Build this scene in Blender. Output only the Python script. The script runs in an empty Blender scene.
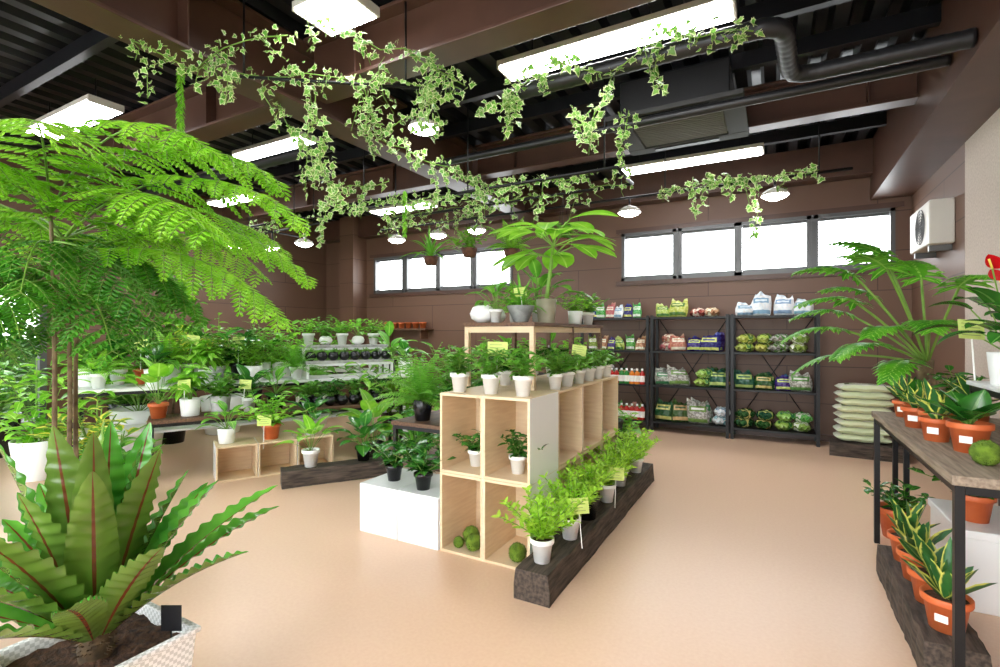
import bpy, math, random
from mathutils import Vector as V, Matrix
rnd = random.Random(7)
COL = bpy.context.scene.collection
sc = bpy.context.scene
UP = V((0, 0, 1))

# ---------------------------------------------------------------- materials
def lin(c):
    o = []
    for x in c[:3]:
        x = x / 255.0
        o.append(x / 12.92 if x <= 0.04045 else ((x + 0.055) / 1.055) ** 2.4)
    return (o[0], o[1], o[2], 1)

def mat(name, c1, c2=None, rough=.5, metal=0, scale=6, bump=0, emis=0, stretch=None, detail=4, spec=.5):
    m = bpy.data.materials.new(name); m.use_nodes = True
    nt = m.node_tree; b = nt.nodes['Principled BSDF']
    b.inputs['Base Color'].default_value = lin(c1)
    b.inputs['Roughness'].default_value = rough
    b.inputs['Metallic'].default_value = metal
    b.inputs['Specular IOR Level'].default_value = spec
    if c2 is not None or bump:
        tc = nt.nodes.new('ShaderNodeTexCoord'); mp = nt.nodes.new('ShaderNodeMapping')
        nt.links.new(tc.outputs['Object'], mp.inputs[0])
        if stretch: mp.inputs['Scale'].default_value = stretch
        n = nt.nodes.new('ShaderNodeTexNoise'); n.inputs['Scale'].default_value = scale
        n.inputs['Detail'].default_value = detail
        nt.links.new(mp.outputs[0], n.inputs['Vector'])
        if c2 is not None:
            r = nt.nodes.new('ShaderNodeValToRGB')
            r.color_ramp.elements[0].position = .35; r.color_ramp.elements[1].position = .65
            r.color_ramp.elements[0].color = lin(c1); r.color_ramp.elements[1].color = lin(c2)
            nt.links.new(n.outputs['Fac'], r.inputs[0]); nt.links.new(r.outputs[0], b.inputs['Base Color'])
        if bump:
            bp = nt.nodes.new('ShaderNodeBump'); bp.inputs['Strength'].default_value = bump
            bp.inputs['Distance'].default_value = .01
            nt.links.new(n.outputs['Fac'], bp.inputs['Height']); nt.links.new(bp.outputs[0], b.inputs['Normal'])
    if emis:
        b.inputs['Emission Color'].default_value = lin(c1); b.inputs['Emission Strength'].default_value = emis
    return m

def leafmat(name, c1, c2, mid=None, edge=None, edge_at=.72, transl=.35, rough=.38, midw=.1, var=.2, back=None, backf=.55):
    m = bpy.data.materials.new(name); m.use_nodes = True
    nt = m.node_tree; N = nt.nodes; Lk = nt.links
    b = N['Principled BSDF']; out = N['Material Output']
    tc = N.new('ShaderNodeTexCoord'); n = N.new('ShaderNodeTexNoise'); n.inputs['Scale'].default_value = 9
    Lk.new(tc.outputs['Object'], n.inputs['Vector'])
    r = N.new('ShaderNodeValToRGB'); r.color_ramp.elements[0].position = .35; r.color_ramp.elements[1].position = .65
    r.color_ramp.elements[0].color = lin(c1); r.color_ramp.elements[1].color = lin(c2)
    Lk.new(n.outputs['Fac'], r.inputs[0]); col = r.outputs[0]
    uv = N.new('ShaderNodeSeparateXYZ'); Lk.new(tc.outputs['UV'], uv.inputs[0])
    s = N.new('ShaderNodeMath'); s.operation = 'SUBTRACT'; s.inputs[1].default_value = .5; Lk.new(uv.outputs[0], s.inputs[0])
    a = N.new('ShaderNodeMath'); a.operation = 'ABSOLUTE'; Lk.new(s.outputs[0], a.inputs[0])
    a2 = N.new('ShaderNodeMath'); a2.operation = 'MULTIPLY'; a2.inputs[1].default_value = 2; Lk.new(a.outputs[0], a2.inputs[0])
    def mix(col, facsock, c):
        x = N.new('ShaderNodeMix'); x.data_type = 'RGBA'
        Lk.new(facsock, x.inputs[0]); Lk.new(col, x.inputs[6]); x.inputs[7].default_value = lin(c)
        return x.outputs[2]
    if back:
        ge = N.new('ShaderNodeNewGeometry'); n3 = N.new('ShaderNodeMath'); n3.operation = 'MULTIPLY'; n3.inputs[1].default_value = backf
        Lk.new(ge.outputs['Backfacing'], n3.inputs[0]); col = mix(col, n3.outputs[0], back)
    if mid:
        l = N.new('ShaderNodeMath'); l.operation = 'LESS_THAN'; l.inputs[1].default_value = midw
        Lk.new(a2.outputs[0], l.inputs[0]); col = mix(col, l.outputs[0], mid)
    if edge:
        n2 = N.new('ShaderNodeTexNoise'); n2.inputs['Scale'].default_value = 30; Lk.new(tc.outputs['Object'], n2.inputs['Vector'])
        ad = N.new('ShaderNodeMath'); ad.operation = 'MULTIPLY_ADD'; ad.inputs[1].default_value = .5
        Lk.new(n2.outputs['Fac'], ad.inputs[0]); Lk.new(a2.outputs[0], ad.inputs[2])
        l = N.new('ShaderNodeMapRange'); l.inputs[1].default_value = edge_at + .15; l.inputs[2].default_value = edge_at + .35
        Lk.new(ad.outputs[0], l.inputs[0]); col = mix(col, l.outputs[0], edge)
    oi = N.new('ShaderNodeObjectInfo')
    mr = N.new('ShaderNodeMapRange'); mr.inputs[3].default_value = 1 - var; mr.inputs[4].default_value = 1 + var
    Lk.new(oi.outputs['Random'], mr.inputs[0])
    hs = N.new('ShaderNodeHueSaturation'); Lk.new(mr.outputs[0], hs.inputs['Value']); Lk.new(col, hs.inputs['Color'])
    col = hs.outputs[0]
    Lk.new(col, b.inputs['Base Color']); b.inputs['Roughness'].default_value = rough
    tr = N.new('ShaderNodeBsdfTranslucent'); Lk.new(col, tr.inputs[0])
    ms = N.new('ShaderNodeMixShader'); ms.inputs[0].default_value = transl
    Lk.new(b.outputs[0], ms.inputs[1]); Lk.new(tr.outputs[0], ms.inputs[2]); Lk.new(ms.outputs[0], out.inputs[0])
    return m

M = {}
M['floor'] = mat('floor_marmoleum', (221, 184, 155), (225, 190, 162), rough=.32, scale=60, detail=10)
M['ceil'] = mat('black_metal_deck', (22, 23, 27), (32, 33, 38), rough=.35, metal=.2, scale=3)
M['beam'] = mat('brown_painted_steel', (77, 52, 41), (87, 59, 47), rough=.4, scale=4)
M['beige'] = mat('beige_wallpaper', (186, 172, 160), (202, 188, 176), rough=.9, scale=60, bump=.3)
M['birch'] = mat('birch_plywood', (220, 192, 156), (230, 205, 170), rough=.5, scale=6, stretch=(1, 1, 9))
M['white'] = mat('white_laminate', (240, 240, 240), rough=.35)
M['whitepot'] = mat('white_plastic', (246, 246, 245), rough=.3)
M['blackpot'] = mat('black_plastic', (20, 20, 23), rough=.25)
M['terra'] = mat('terracotta', (206, 98, 50), (218, 114, 64), rough=.5, scale=14)
M['greypot'] = mat('grey_ceramic', (120, 122, 120), (158, 160, 156), rough=.5, scale=16)
M['taupe'] = mat('taupe_ceramic', (140, 134, 112), (158, 152, 130), rough=.6, scale=10)
M['blue'] = mat('blue_glaze', (16, 60, 180), rough=.15)
M['soil'] = mat('soil', (46, 30, 20), (92, 62, 42), rough=.95, scale=60, bump=1)
M['blackmetal'] = mat('black_metal', (18, 18, 20), rough=.4, metal=.3)
M['darkwood'] = mat('dark_wood', (84, 58, 42), (120, 86, 62), rough=.6, scale=5, stretch=(12, 1, 12))
M['sleeper'] = mat('weathered_sleeper', (48, 40, 34), (92, 78, 68), rough=.85, scale=6, stretch=(9, 1, 9), bump=.8, detail=8)
M['greywood'] = mat('grey_weathered_board', (120, 104, 88), (156, 140, 122), rough=.7, scale=5, stretch=(14, 1, 14), bump=.3)
M['alu'] = mat('grey_aluminium', (98, 98, 98), rough=.4, metal=.4)
M['ivory'] = mat('ivory_plastic', (206, 200, 190), rough=.5)
M['grille'] = mat('charcoal_grille', (30, 30, 32), rough=.4)
M['tag'] = mat('lime_card', (206, 222, 120), (212, 228, 132), rough=.7, scale=20)
M['ink'] = mat('card_ink', (120, 140, 80), rough=.7)
M['label'] = mat('white_label', (244, 244, 240), rough=.6)
M['bark'] = mat('bark', (98, 82, 62), (142, 122, 94), rough=.9, scale=18, bump=.8)
M['stem'] = mat('green_stem', (104, 146, 52), (128, 168, 66), rough=.5)
M['stone'] = mat('grey_stone', (150, 150, 146), (190, 190, 186), rough=.8, scale=20)
M['lamp'] = mat('fluorescent_diffuser', (253, 253, 255), rough=.4, emis=15)
M['bulb'] = mat('lamp_glow', (253, 253, 255), rough=.4, emis=25)
M['moss'] = mat('moss', (74, 100, 20), (112, 140, 38), rough=.95, scale=30, bump=1)
M['red'] = mat('red_spathe', (200, 10, 26), rough=.2)
M['yellow'] = mat('yellow_spadix', (240, 210, 90), rough=.5)
M['wicker'] = mat('white_woven_plastic', (236, 236, 234), rough=.45)
M['road'] = mat('asphalt', (90, 90, 90), (110, 110, 108), rough=.9, scale=30)
M['brownpot'] = mat('brown_basket', (70, 40, 28), (100, 60, 40), rough=.8, scale=30, bump=.5)
M['hedge'] = mat('outdoor_hedge', (24, 60, 18), (70, 110, 40), rough=.9, scale=7, bump=1, detail=8)

L_ = {}
L_['bright'] = leafmat('leaf_bright', (108, 182, 34), (154, 216, 62), mid=(184, 228, 108), transl=.45)
L_['lime'] = leafmat('leaf_lime', (162, 218, 50), (194, 238, 84), mid=(206, 240, 112), transl=.5, var=.1)
L_['mid'] = leafmat('leaf_mid', (82, 154, 42), (122, 190, 60), mid=(156, 206, 92), transl=.42)
L_['dark'] = leafmat('leaf_dark', (38, 102, 34), (68, 140, 46), mid=(110, 168, 76), rough=.22, transl=.3)
L_['frond'] = leafmat('leaf_frond', (122, 196, 30), (166, 226, 60), mid=(186, 236, 96), midw=.12, transl=.5, var=.05)
L_['frondd'] = leafmat('leaf_frond_dark', (60, 134, 32), (96, 170, 48), transl=.4, var=.1)
L_['nest'] = leafmat('leaf_birdnest', (62, 138, 42), (104, 176, 62), mid=(112, 56, 34), midw=.08, transl=.25, var=.03, rough=.2, back=(116, 96, 54), backf=.5)
L_['sans'] = leafmat('leaf_snake', (34, 94, 42), (64, 126, 58), edge=(220, 220, 104), edge_at=.72, transl=.15)
L_['ivy'] = leafmat('leaf_ivy', (88, 154, 52), (140, 194, 86), edge=(230, 238, 180), edge_at=.76, transl=.45)
L_['varieg'] = leafmat('leaf_variegated', (80, 140, 34), (120, 176, 46), edge=(230, 224, 96), edge_at=.55, transl=.35)
L_['self'] = leafmat('leaf_philodendron', (74, 160, 30), (120, 200, 50), mid=(170, 220, 100), midw=.16, transl=.4, var=.05)

def wallmat():
    m = bpy.data.materials.new('brown_panel_wall'); m.use_nodes = True
    nt = m.node_tree; b = nt.nodes['Principled BSDF']
    tc = nt.nodes.new('ShaderNodeTexCoord'); sp = nt.nodes.new('ShaderNodeSeparateXYZ'); cb = nt.nodes.new('ShaderNodeCombineXYZ')
    nt.links.new(tc.outputs['Object'], sp.inputs[0])
    ad = nt.nodes.new('ShaderNodeMath'); nt.links.new(sp.outputs[0], ad.inputs[0]); nt.links.new(sp.outputs[1], ad.inputs[1])
    nt.links.new(ad.outputs[0], cb.inputs[0]); nt.links.new(sp.outputs[2], cb.inputs[1])
    br = nt.nodes.new('ShaderNodeTexBrick'); nt.links.new(cb.outputs[0], br.inputs['Vector'])
    br.inputs['Scale'].default_value = 1; br.inputs['Brick Width'].default_value = 1.82; br.inputs['Row Height'].default_value = .45
    br.inputs['Mortar Size'].default_value = .006; br.inputs['Mortar Smooth'].default_value = .2
    br.inputs['Color1'].default_value = lin((111, 81, 64)); br.inputs['Color2'].default_value = lin((105, 76, 60))
    br.inputs['Mortar'].default_value = lin((74, 51, 40))
    nt.links.new(br.outputs['Color'], b.inputs['Base Color']); b.inputs['Roughness'].default_value = .5
    return m
M['wall'] = wallmat()

def wickermat():
    m = M['wicker']; nt = m.node_tree; b = nt.nodes['Principled BSDF']
    tc = nt.nodes.new('ShaderNodeTexCoord'); br = nt.nodes.new('ShaderNodeTexChecker'); br.inputs['Scale'].default_value = 90
    br.inputs[1].default_value = lin((240, 240, 239)); br.inputs[2].default_value = lin((206, 206, 204))
    mp = nt.nodes.new('ShaderNodeMapping'); mp.inputs['Location'].default_value = (.003, .003, .002)
    nt.links.new(tc.outputs['Object'], mp.inputs[0]); nt.links.new(mp.outputs[0], br.inputs['Vector'])
    nt.links.new(br.outputs['Color'], b.inputs['Base Color'])
wickermat()

def bagmat(name, c1, c2, c3, bump=.5, vary=.07, pic=True):
    m = bpy.data.materials.new(name); m.use_nodes = True
    nt = m.node_tree; N = nt.nodes; Lk = nt.links; b = N['Principled BSDF']
    tc = N.new('ShaderNodeTexCoord'); sp = N.new('ShaderNodeSeparateXYZ'); Lk.new(tc.outputs['Generated'], sp.inputs[0])
    oi = N.new('ShaderNodeObjectInfo')
    def mth(op, a_, b_=None):
        x = N.new('ShaderNodeMath'); x.operation = op
        for i, q in enumerate((a_, b_)):
            if q is None: continue
            if isinstance(q, (int, float)): x.inputs[i].default_value = q
            else: Lk.new(q, x.inputs[i])
        return x.outputs[0]
    X = mth('ABSOLUTE', mth('SUBTRACT', sp.outputs[0], .5)); Z = sp.outputs[2]
    def band(lo, hi, hw): return mth('MULTIPLY', mth('MULTIPLY', mth('GREATER_THAN', Z, lo), mth('LESS_THAN', Z, hi)), mth('LESS_THAN', X, hw))
    def mixc(f, a_, c):
        x = N.new('ShaderNodeMix'); x.data_type = 'RGBA'; Lk.new(f, x.inputs[0])
        if isinstance(a_, tuple): x.inputs[6].default_value = lin(a_)
        else: Lk.new(a_, x.inputs[6])
        x.inputs[7].default_value = lin(c); return x.outputs[2]
    n = N.new('ShaderNodeTexNoise'); n.inputs['Scale'].default_value = 40; Lk.new(tc.outputs['Object'], n.inputs['Vector'])
    gr = mth('MULTIPLY', mth('GREATER_THAN', n.outputs['Fac'], .52), .6)
    o = mixc(gr, c1, c2)
    o = mixc(band(.86, 1.1, .6), o, c2)
    if pic:
        o = mixc(band(.48, .7, .36), o, c3)
        o = mixc(band(.55, .63, .28), o, c2)
    o = mixc(band(.06, .2, .42), o, c3)
    hs = N.new('ShaderNodeHueSaturation'); Lk.new(o, hs.inputs['Color'])
    mr = N.new('ShaderNodeMapRange'); mr.inputs[3].default_value = .5 - vary; mr.inputs[4].default_value = .5 + vary; Lk.new(oi.outputs['Random'], mr.inputs[0]); Lk.new(mr.outputs[0], hs.inputs['Hue'])
    Lk.new(hs.outputs[0], b.inputs['Base Color']); b.inputs['Roughness'].default_value = .2
    n2 = N.new('ShaderNodeTexNoise'); n2.inputs['Scale'].default_value = 22; Lk.new(tc.outputs['Object'], n2.inputs['Vector'])
    bp = N.new('ShaderNodeBump'); bp.inputs['Strength'].default_value = bump; bp.inputs['Distance'].default_value = .012
    Lk.new(n2.outputs['Fac'], bp.inputs['Height']); Lk.new(bp.outputs[0], b.inputs['Normal'])
    return m
BAG = [('Green', bagmat('bag_green', (90, 150, 60), (150, 190, 110), (224, 226, 214))),
       ('White', bagmat('bag_white', (232, 232, 232), (212, 222, 232), (130, 160, 190))),
       ('Pink and brown', bagmat('bag_pink', (178, 96, 90), (206, 150, 130), (236, 226, 206))),
       ('Dark green', bagmat('bag_darkgreen', (30, 76, 42), (60, 104, 60), (206, 200, 120))),
       ('Brown bark-filled', bagmat('bag_brown', (130, 76, 50), (188, 136, 96), (232, 224, 200))),
       ('Clear gravel-filled', bagmat('bag_clear', (140, 140, 128), (214, 214, 204), (80, 140, 70))),
       ('Dark blue', bagmat('bag_blue', (28, 44, 96), (70, 96, 140), (216, 206, 120))),
       ('Yellow-green', bagmat('bag_lime', (166, 186, 80), (206, 216, 140), (70, 120, 56)))]

# ---------------------------------------------------------------- mesh builder
class MB:
    def __init__(s): s.v = []; s.f = []; s.m = []; s.uv = []
    def add(s, p, u=.5, w=.5):
        s.v.append((p[0], p[1], p[2])); s.uv.append((u, w)); return len(s.v) - 1
    def face(s, ids, mi=0): s.f.append(tuple(ids)); s.m.append(mi)
    def build(s, name, mats, smooth=True):
        me = bpy.data.meshes.new(name); me.from_pydata(s.v, [], s.f)
        for m in mats: me.materials.append(m)
        me.polygons.foreach_set('material_index', s.m)
        me.polygons.foreach_set('use_smooth', [smooth] * len(s.f))
        ul = me.uv_layers.new(name='UVMap')
        dat = []
        for l in me.loops: dat.extend(s.uv[l.vertex_index])
        ul.data.foreach_set('uv', dat)
        me.update(); return me

def box(mb, x0, x1, y0, y1, z0, z1, mi=0, fm={}):
    i = [mb.add((x, y, z)) for x in (x0, x1) for y in (y0, y1) for z in (z0, z1)]
    F = {'-x': (0, 1, 3, 2), '+x': (4, 6, 7, 5), '-y': (0, 4, 5, 1), '+y': (2, 3, 7, 6), '-z': (0, 2, 6, 4), '+z': (1, 5, 7, 3)}
    for k, q in F.items(): mb.face([i[j] for j in q], fm.get(k, mi))

def lathe(mb, prof, seg=24, mi=0, c=(0, 0, 0)):
    rings = []
    for r, z in prof:
        rings.append([mb.add((c[0] + r * math.cos(2 * math.pi * k / seg), c[1] + r * math.sin(2 * math.pi * k / seg), c[2] + z)) for k in range(seg)])
    for a, b in zip(rings, rings[1:]):
        for k in range(seg): mb.face((a[k], a[(k + 1) % seg], b[(k + 1) % seg], b[k]), mi)

def tube(mb, pts, r, seg=6, mi=0, cap=True):
    pts = [V(p) for p in pts]; n = len(pts)
    rs = r if isinstance(r, (list, tuple)) else [r] * n
    t0 = (pts[1] - pts[0]).normalized()
    s = t0.cross(UP)
    if s.length < .01: s = t0.cross(V((1, 0, 0)))
    s.normalize(); prev = None
    for i, p in enumerate(pts):
        t = ((pts[min(i + 1, n - 1)] - pts[max(i - 1, 0)])).normalized()
        s = (s - t * s.dot(t)); s = s.normalized() if s.length > 1e-5 else t.cross(V((1, 0, .1))).normalized()
        b = t.cross(s)
        ring = [mb.add(p + (s * math.cos(2 * math.pi * k / seg) + b * math.sin(2 * math.pi * k / seg)) * rs[i]) for k in range(seg)]
        if prev:
            for k in range(seg): mb.face((prev[k], prev[(k + 1) % seg], ring[(k + 1) % seg], ring[k]), mi)
        elif cap: mb.face(list(reversed(ring)), mi)
        prev = ring
    if cap: mb.face(prev, mi)

PROF = {
    'oval': lambda t: math.sin(math.pi * min(1, t) ** .75) ** .8 if 0 < t < 1 else 0,
    'obov': lambda t: math.sin(math.pi * min(1, t) ** 1.35) ** .8 + .08 if 0 < t < 1 else 0,
    'lance': lambda t: math.sin(math.pi * t ** .6) if 0 < t < 1 else 0,
    'strap': lambda t: min(1, .35 + 2.2 * t) * (1 - t ** 3),
    'nest': lambda t: min(1, .3 + 1.6 * t) * max(0, 1 - t ** 3.5) ** .8,
    'sword': lambda t: min(1, .55 + 1.2 * t) * (1 - t ** 4),
    'heart': lambda t: (0 if t <= 0 or t >= 1 else math.sin(math.pi * t ** .5) ** .7),
}
def leaf(mb, o, d, L, W, prof='oval', droop=.5, fold=.15, seg=4, mi=0, roll=0, wave=0, wn=9, side=None):
    o = V(o); d = V(d).normalized()
    if side is None:
        side = d.cross(UP)
        if side.length < .15: side = V((math.cos(roll * 9), math.sin(roll * 9), 0))
    side = (side - d * side.dot(d)).normalized()
    if roll: side = Matrix.Rotation(roll, 3, d) @ side
    pf = PROF[prof]; prev = None; p = o.copy()
    for i in range(seg + 1):
        t = i / seg; w = pf(max(t, .02)) * W / 2 if i < seg else 0
        nrm = side.cross(d).normalized()
        if nrm.z < 0 and abs(roll) < 1.3: nrm = -nrm
        if i == seg: cur = [mb.add(p, .5, 1)] * 3
        else:
            wf = min(1, t * 4) * min(1, (1 - t) * 5)
            wl = math.sin(t * wn * 6.283) * wave * wf; wr = math.sin(t * wn * 6.283 + 1.9 + t * 3) * wave * wf
            cur = [mb.add(p - side * w + nrm * (w * fold * 2 + wl), 0, t), mb.add(p, .5, t), mb.add(p + side * w + nrm * (w * fold * 2 + wr), 1, t)]
        if prev:
            if i == seg:
                mb.face((prev[0], prev[1], cur[1]), mi); mb.face((prev[1], prev[2], cur[1]), mi)
            else:
                mb.face((prev[0], prev[1], cur[1], cur[0]), mi); mb.face((prev[1], prev[2], cur[2], cur[1]), mi)
        prev = cur
        d = (d + V((0, 0, -1)) * (droop / seg)).normalized(); p = p + d * (L / seg)
    return p

def leaflet(mb, o, d, s, L, W, mi=0):
    a = mb.add(o, .5, 0); b = mb.add(o + d * L * .35 + s * W / 2, 1, .5); c = mb.add(o + d * L, .5, 1); e = mb.add(o + d * L * .35 - s * W / 2, 0, .5)
    mb.face((a, b, c, e), mi)
def leaflet6(mb, o, d, s, L, W, mi=0):
    n = d.cross(s) * W * .18
    if n.z < 0: n = -n
    m0 = mb.add(o, .5, 0); m1 = mb.add(o + d * L * .5 - n, .5, .5); m2 = mb.add(o + d * L, .5, 1)
    for z in (1, -1):
        e1 = mb.add(o + d * L * .18 + s * W * .42 * z, .5 + .45 * z, .2); e2 = mb.add(o + d * L * .62 + s * W * .46 * z, .5 + .48 * z, .65)
        mb.face((m0, e1, m1), mi); mb.face((e1, e2, m1), mi); mb.face((e2, m2, m1), mi)

def az(a, e=0):
    return V((math.cos(a) * math.cos(e), math.sin(a) * math.cos(e), math.sin(e)))

def path(o, d, L, droop, n=8):
    p = V(o); d = V(d).normalized(); out = [p.copy()]; ds = [d.copy()]
    for i in range(n):
        d = (d + V((0, 0, -1)) * droop / n).normalized(); p = p + d * L / n
        out.append(p.copy()); ds.append(d.copy())
    return out, ds

# ---------------------------------------------------------------- foliage generators (mats: 0 leaf 1 stem)
def f_bush(seed, R=.14, H=.2, ns=14, lpS=7, L=.07, W=.032, prof='oval', droop=.6, lean=.9):
    r = random.Random(seed); mb = MB()
    for i in range(ns):
        a = i * 2.4 + r.uniform(-.3, .3); e = math.radians(r.uniform(35, 88)) if i else 1.5
        ln = H * r.uniform(.75, 1.1) + R * math.cos(e) * .5
        P, D = path((r.uniform(-.01, .01), r.uniform(-.01, .01), 0), az(a, e * lean), ln, .35, 6)
        tube(mb, P, .0025, 4, 1, False)
        for k in range(lpS):
            t = (k + 1.2) / (lpS + .5); j = min(5, int(t * 6)); q = P[j].lerp(P[j + 1], t * 6 - j) if t < 1 else P[6]
            la = a + k * 2.4 + r.uniform(-.4, .4)
            leaf(mb, q, az(la, r.uniform(.0, .8)), L * r.uniform(.75, 1.15), W * r.uniform(.85, 1.15), prof, droop, .12, 4, 0, r.uniform(-.4, .4))
    return mb
def f_sprig(seed, H=.24, ns=26, L=.05, W=.02):
    r = random.Random(seed); mb = MB()
    for i in range(ns):
        a = i * 2.4; e = math.radians(90 - 50 * math.sqrt(i / ns)) + r.uniform(-.12, .12)
        P, D = path((0, 0, 0), az(a, e), H * r.uniform(.7, 1.15), .3, 11)
        tube(mb, P, .002, 4, 1, False)
        for k in range(1, 12):
            for s in (-1, 1):
                d = (az(a + s * (1.1 + r.uniform(-.3, .3)) + k, .1) * .8 + D[k] * .75)
                leaf(mb, P[k], d, L * (1.2 - .045 * k) * r.uniform(.8, 1.2), W, 'lance', .4, .1, 3, 0, r.uniform(-.5, .5))
    return mb
def f_arch(seed, n=26, L=.35, W=.025, droop=1.5, emin=35, emax=85, prof='strap', h0=0, seg=8, fold=.25):
    r = random.Random(seed); mb = MB()
    if h0: tube(mb, [(0, 0, 0), (.005, .004, h0 * .5), (0, 0, h0)], .011, 6, 1)
    for i in range(n):
        e = math.radians(emax - (emax - emin) * (i / n) + r.uniform(-6, 6))
        leaf(mb, (0, 0, h0 * (1 - .25 * i / n)), az(i * 2.4 + r.uniform(-.2, .2), e), L * r.uniform(.75, 1.1), W, prof, droop * r.uniform(.7, 1.2), fold, seg, 0)
    return mb
def f_broad(seed, n=14, L=.15, W=.07, pet=.16, emin=30, emax=85, droop=1.1, prof='oval', seg=6, flowers=0):
    r = random.Random(seed); mb = MB()
    for i in range(n):
        e = math.radians(emax - (emax - emin) * (i / n) + r.uniform(-6, 6)); a = i * 2.4 + r.uniform(-.2, .2)
        P, D = path((0, 0, 0), az(a, e), pet * r.uniform(.6, 1.15), .3, 4)
        tube(mb, P, .003, 4, 1, False)
        leaf(mb, P[-1], D[-1] + az(a) * .4, L * r.uniform(.8, 1.15), W * r.uniform(.85, 1.1), prof, droop * r.uniform(.7, 1.2), .12, seg, 0)
    for i in range(flowers):
        a = i * 2.1 + .6
        P, D = path((0, 0, 0), az(a, 1.3), pet * (1.6 + .2 * i), .15, 5); tube(mb, P, .003, 4, 1, False)
        leaf(mb, P[-1] - az(a) * .03, az(a, .9), .075, .07, 'heart', .2, .1, 8, 2)
        tube(mb, [P[-1], P[-1] + az(a, 1.1) * .04], .004, 6, 3)
    return mb
def f_sans(seed, n=10, L=.2, W=.055):
    r = random.Random(seed); mb = MB()
    for i in range(n):
        a = i * 2.4; e = math.radians(88 - 44 * math.sqrt(i / n)) + r.uniform(-.1, .1)
        leaf(mb, az(a) * .012, az(a, e), L * r.uniform(.6, 1.1), W * r.uniform(.8, 1.1), 'sword', .05, .3, 7, 0, wave=.003, wn=2)
    return mb
def f_fern(seed, n=18, L=.34, lw=.05, pairs=18, emin=25, emax=80, droop=1.4, W=.016):
    r = random.Random(seed); mb = MB()
    for i in range(n):
        a = i * 2.4 + r.uniform(-.2, .2); e = math.radians(emax - (emax - emin) * (i / n))
        P, D = path((0, 0, 0), az(a, e), L * r.uniform(.75, 1.1), droop, pairs)
        tube(mb, P, .0018, 4, 1, False)
        sd = az(a + math.pi / 2)
        for k in range(2, pairs + 1):
            t = k / pairs; ll = lw * math.sin(math.pi * min(.97, t) ** .8) + .008
            for s in (-1, 1):
                d = (sd * s + D[k] * .5 - UP * .15).normalized()
                leaf(mb, P[k], d, ll, W, 'lance', .4, .05, 2, 0, side=D[k])
    return mb
def f_whorl(seed, stems, nl=9, L=.16, W=.06, droop=1.0, trunk=.012):
    r = random.Random(seed); mb = MB()
    for a, e, ln in stems:
        P, D = path((0, 0, 0), az(a, e), ln, .15, 6); tube(mb, P, [trunk * (1 - .5 * i / 6) for i in range(7)], 6, 1)
        for w in range(3):
            c = P[6 - w]
            for k in range(nl - w):
                b = k * 2 * math.pi / (nl - w) + w * .7
                leaf(mb, c, az(b, r.uniform(.1, .7) - .2 * w), L * r.uniform(.8, 1.15), W, 'oval', droop * r.uniform(.7, 1.2), .1, 6, 0)
    return mb
def bipinnate(mb, o, d, L, droop, r, pl=.27, npn=13, step=.023, ll=.062, lw=.023, mi=0):
    P, D = path(o, d, L, droop, npn)
    tube(mb, P, [.006 * (1 - .7 * i / npn) for i in range(npn + 1)], 5, 1, False)
    hor = V((d[0], d[1], 0)).normalized(); sd = V((-hor.y, hor.x, 0))
    for k in range(2, npn + 1):
        t = k / npn; q = pl * (math.sin(math.pi * (.14 + .8 * t)) ** .7) + .02
        for s in (-1, 1):
            dd = (sd * s + D[k] * (.55 + r.uniform(-.12, .12)) + UP * r.uniform(-.05, .15)).normalized()
            n = max(3, int(q / step)); PP, DD = path(P[k], dd, q * r.uniform(.88, 1.08), r.uniform(.7, 1.3), n)
            tube(mb, PP, .0018, 3, 1, False)
            for j in range(1, n + 1):
                u = j / n; l2 = ll * (1 - .72 * u ** 2) * (.6 + .4 * min(1, u * 5)); ax = DD[j]
                fs = ax.cross(UP); fs = fs.normalized() if fs.length > .05 else D[k]
                for z in (-1, 1):
                    dl = (fs * z + ax * .45 - UP * .22).normalized()
                    leaflet6(mb, PP[j], dl, ax, l2, lw, mi)
IVY = [(0, -.05), (.38, -.3), (.5, -.02), (.95, .18), (.5, .4), (.42, .62), (0, 1.15), (-.42, .62), (-.5, .4), (-.95, .18), (-.5, -.02), (-.38, -.3)]
def ivyleaf(mb, o, d, n, S, mi=0):
    d = d.normalized(); s = d.cross(n).normalized(); n = s.cross(d).normalized()
    c = mb.add(o + d * S * .3 + n * S * .08, .5, .3)
    ids = [mb.add(o + s * x * S * .55 + d * (y + .1) * S * .75, 1, y) for x, y in IVY]
    for k in range(len(ids)): mb.face((c, ids[k], ids[(k + 1) % len(ids)]), mi)
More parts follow.
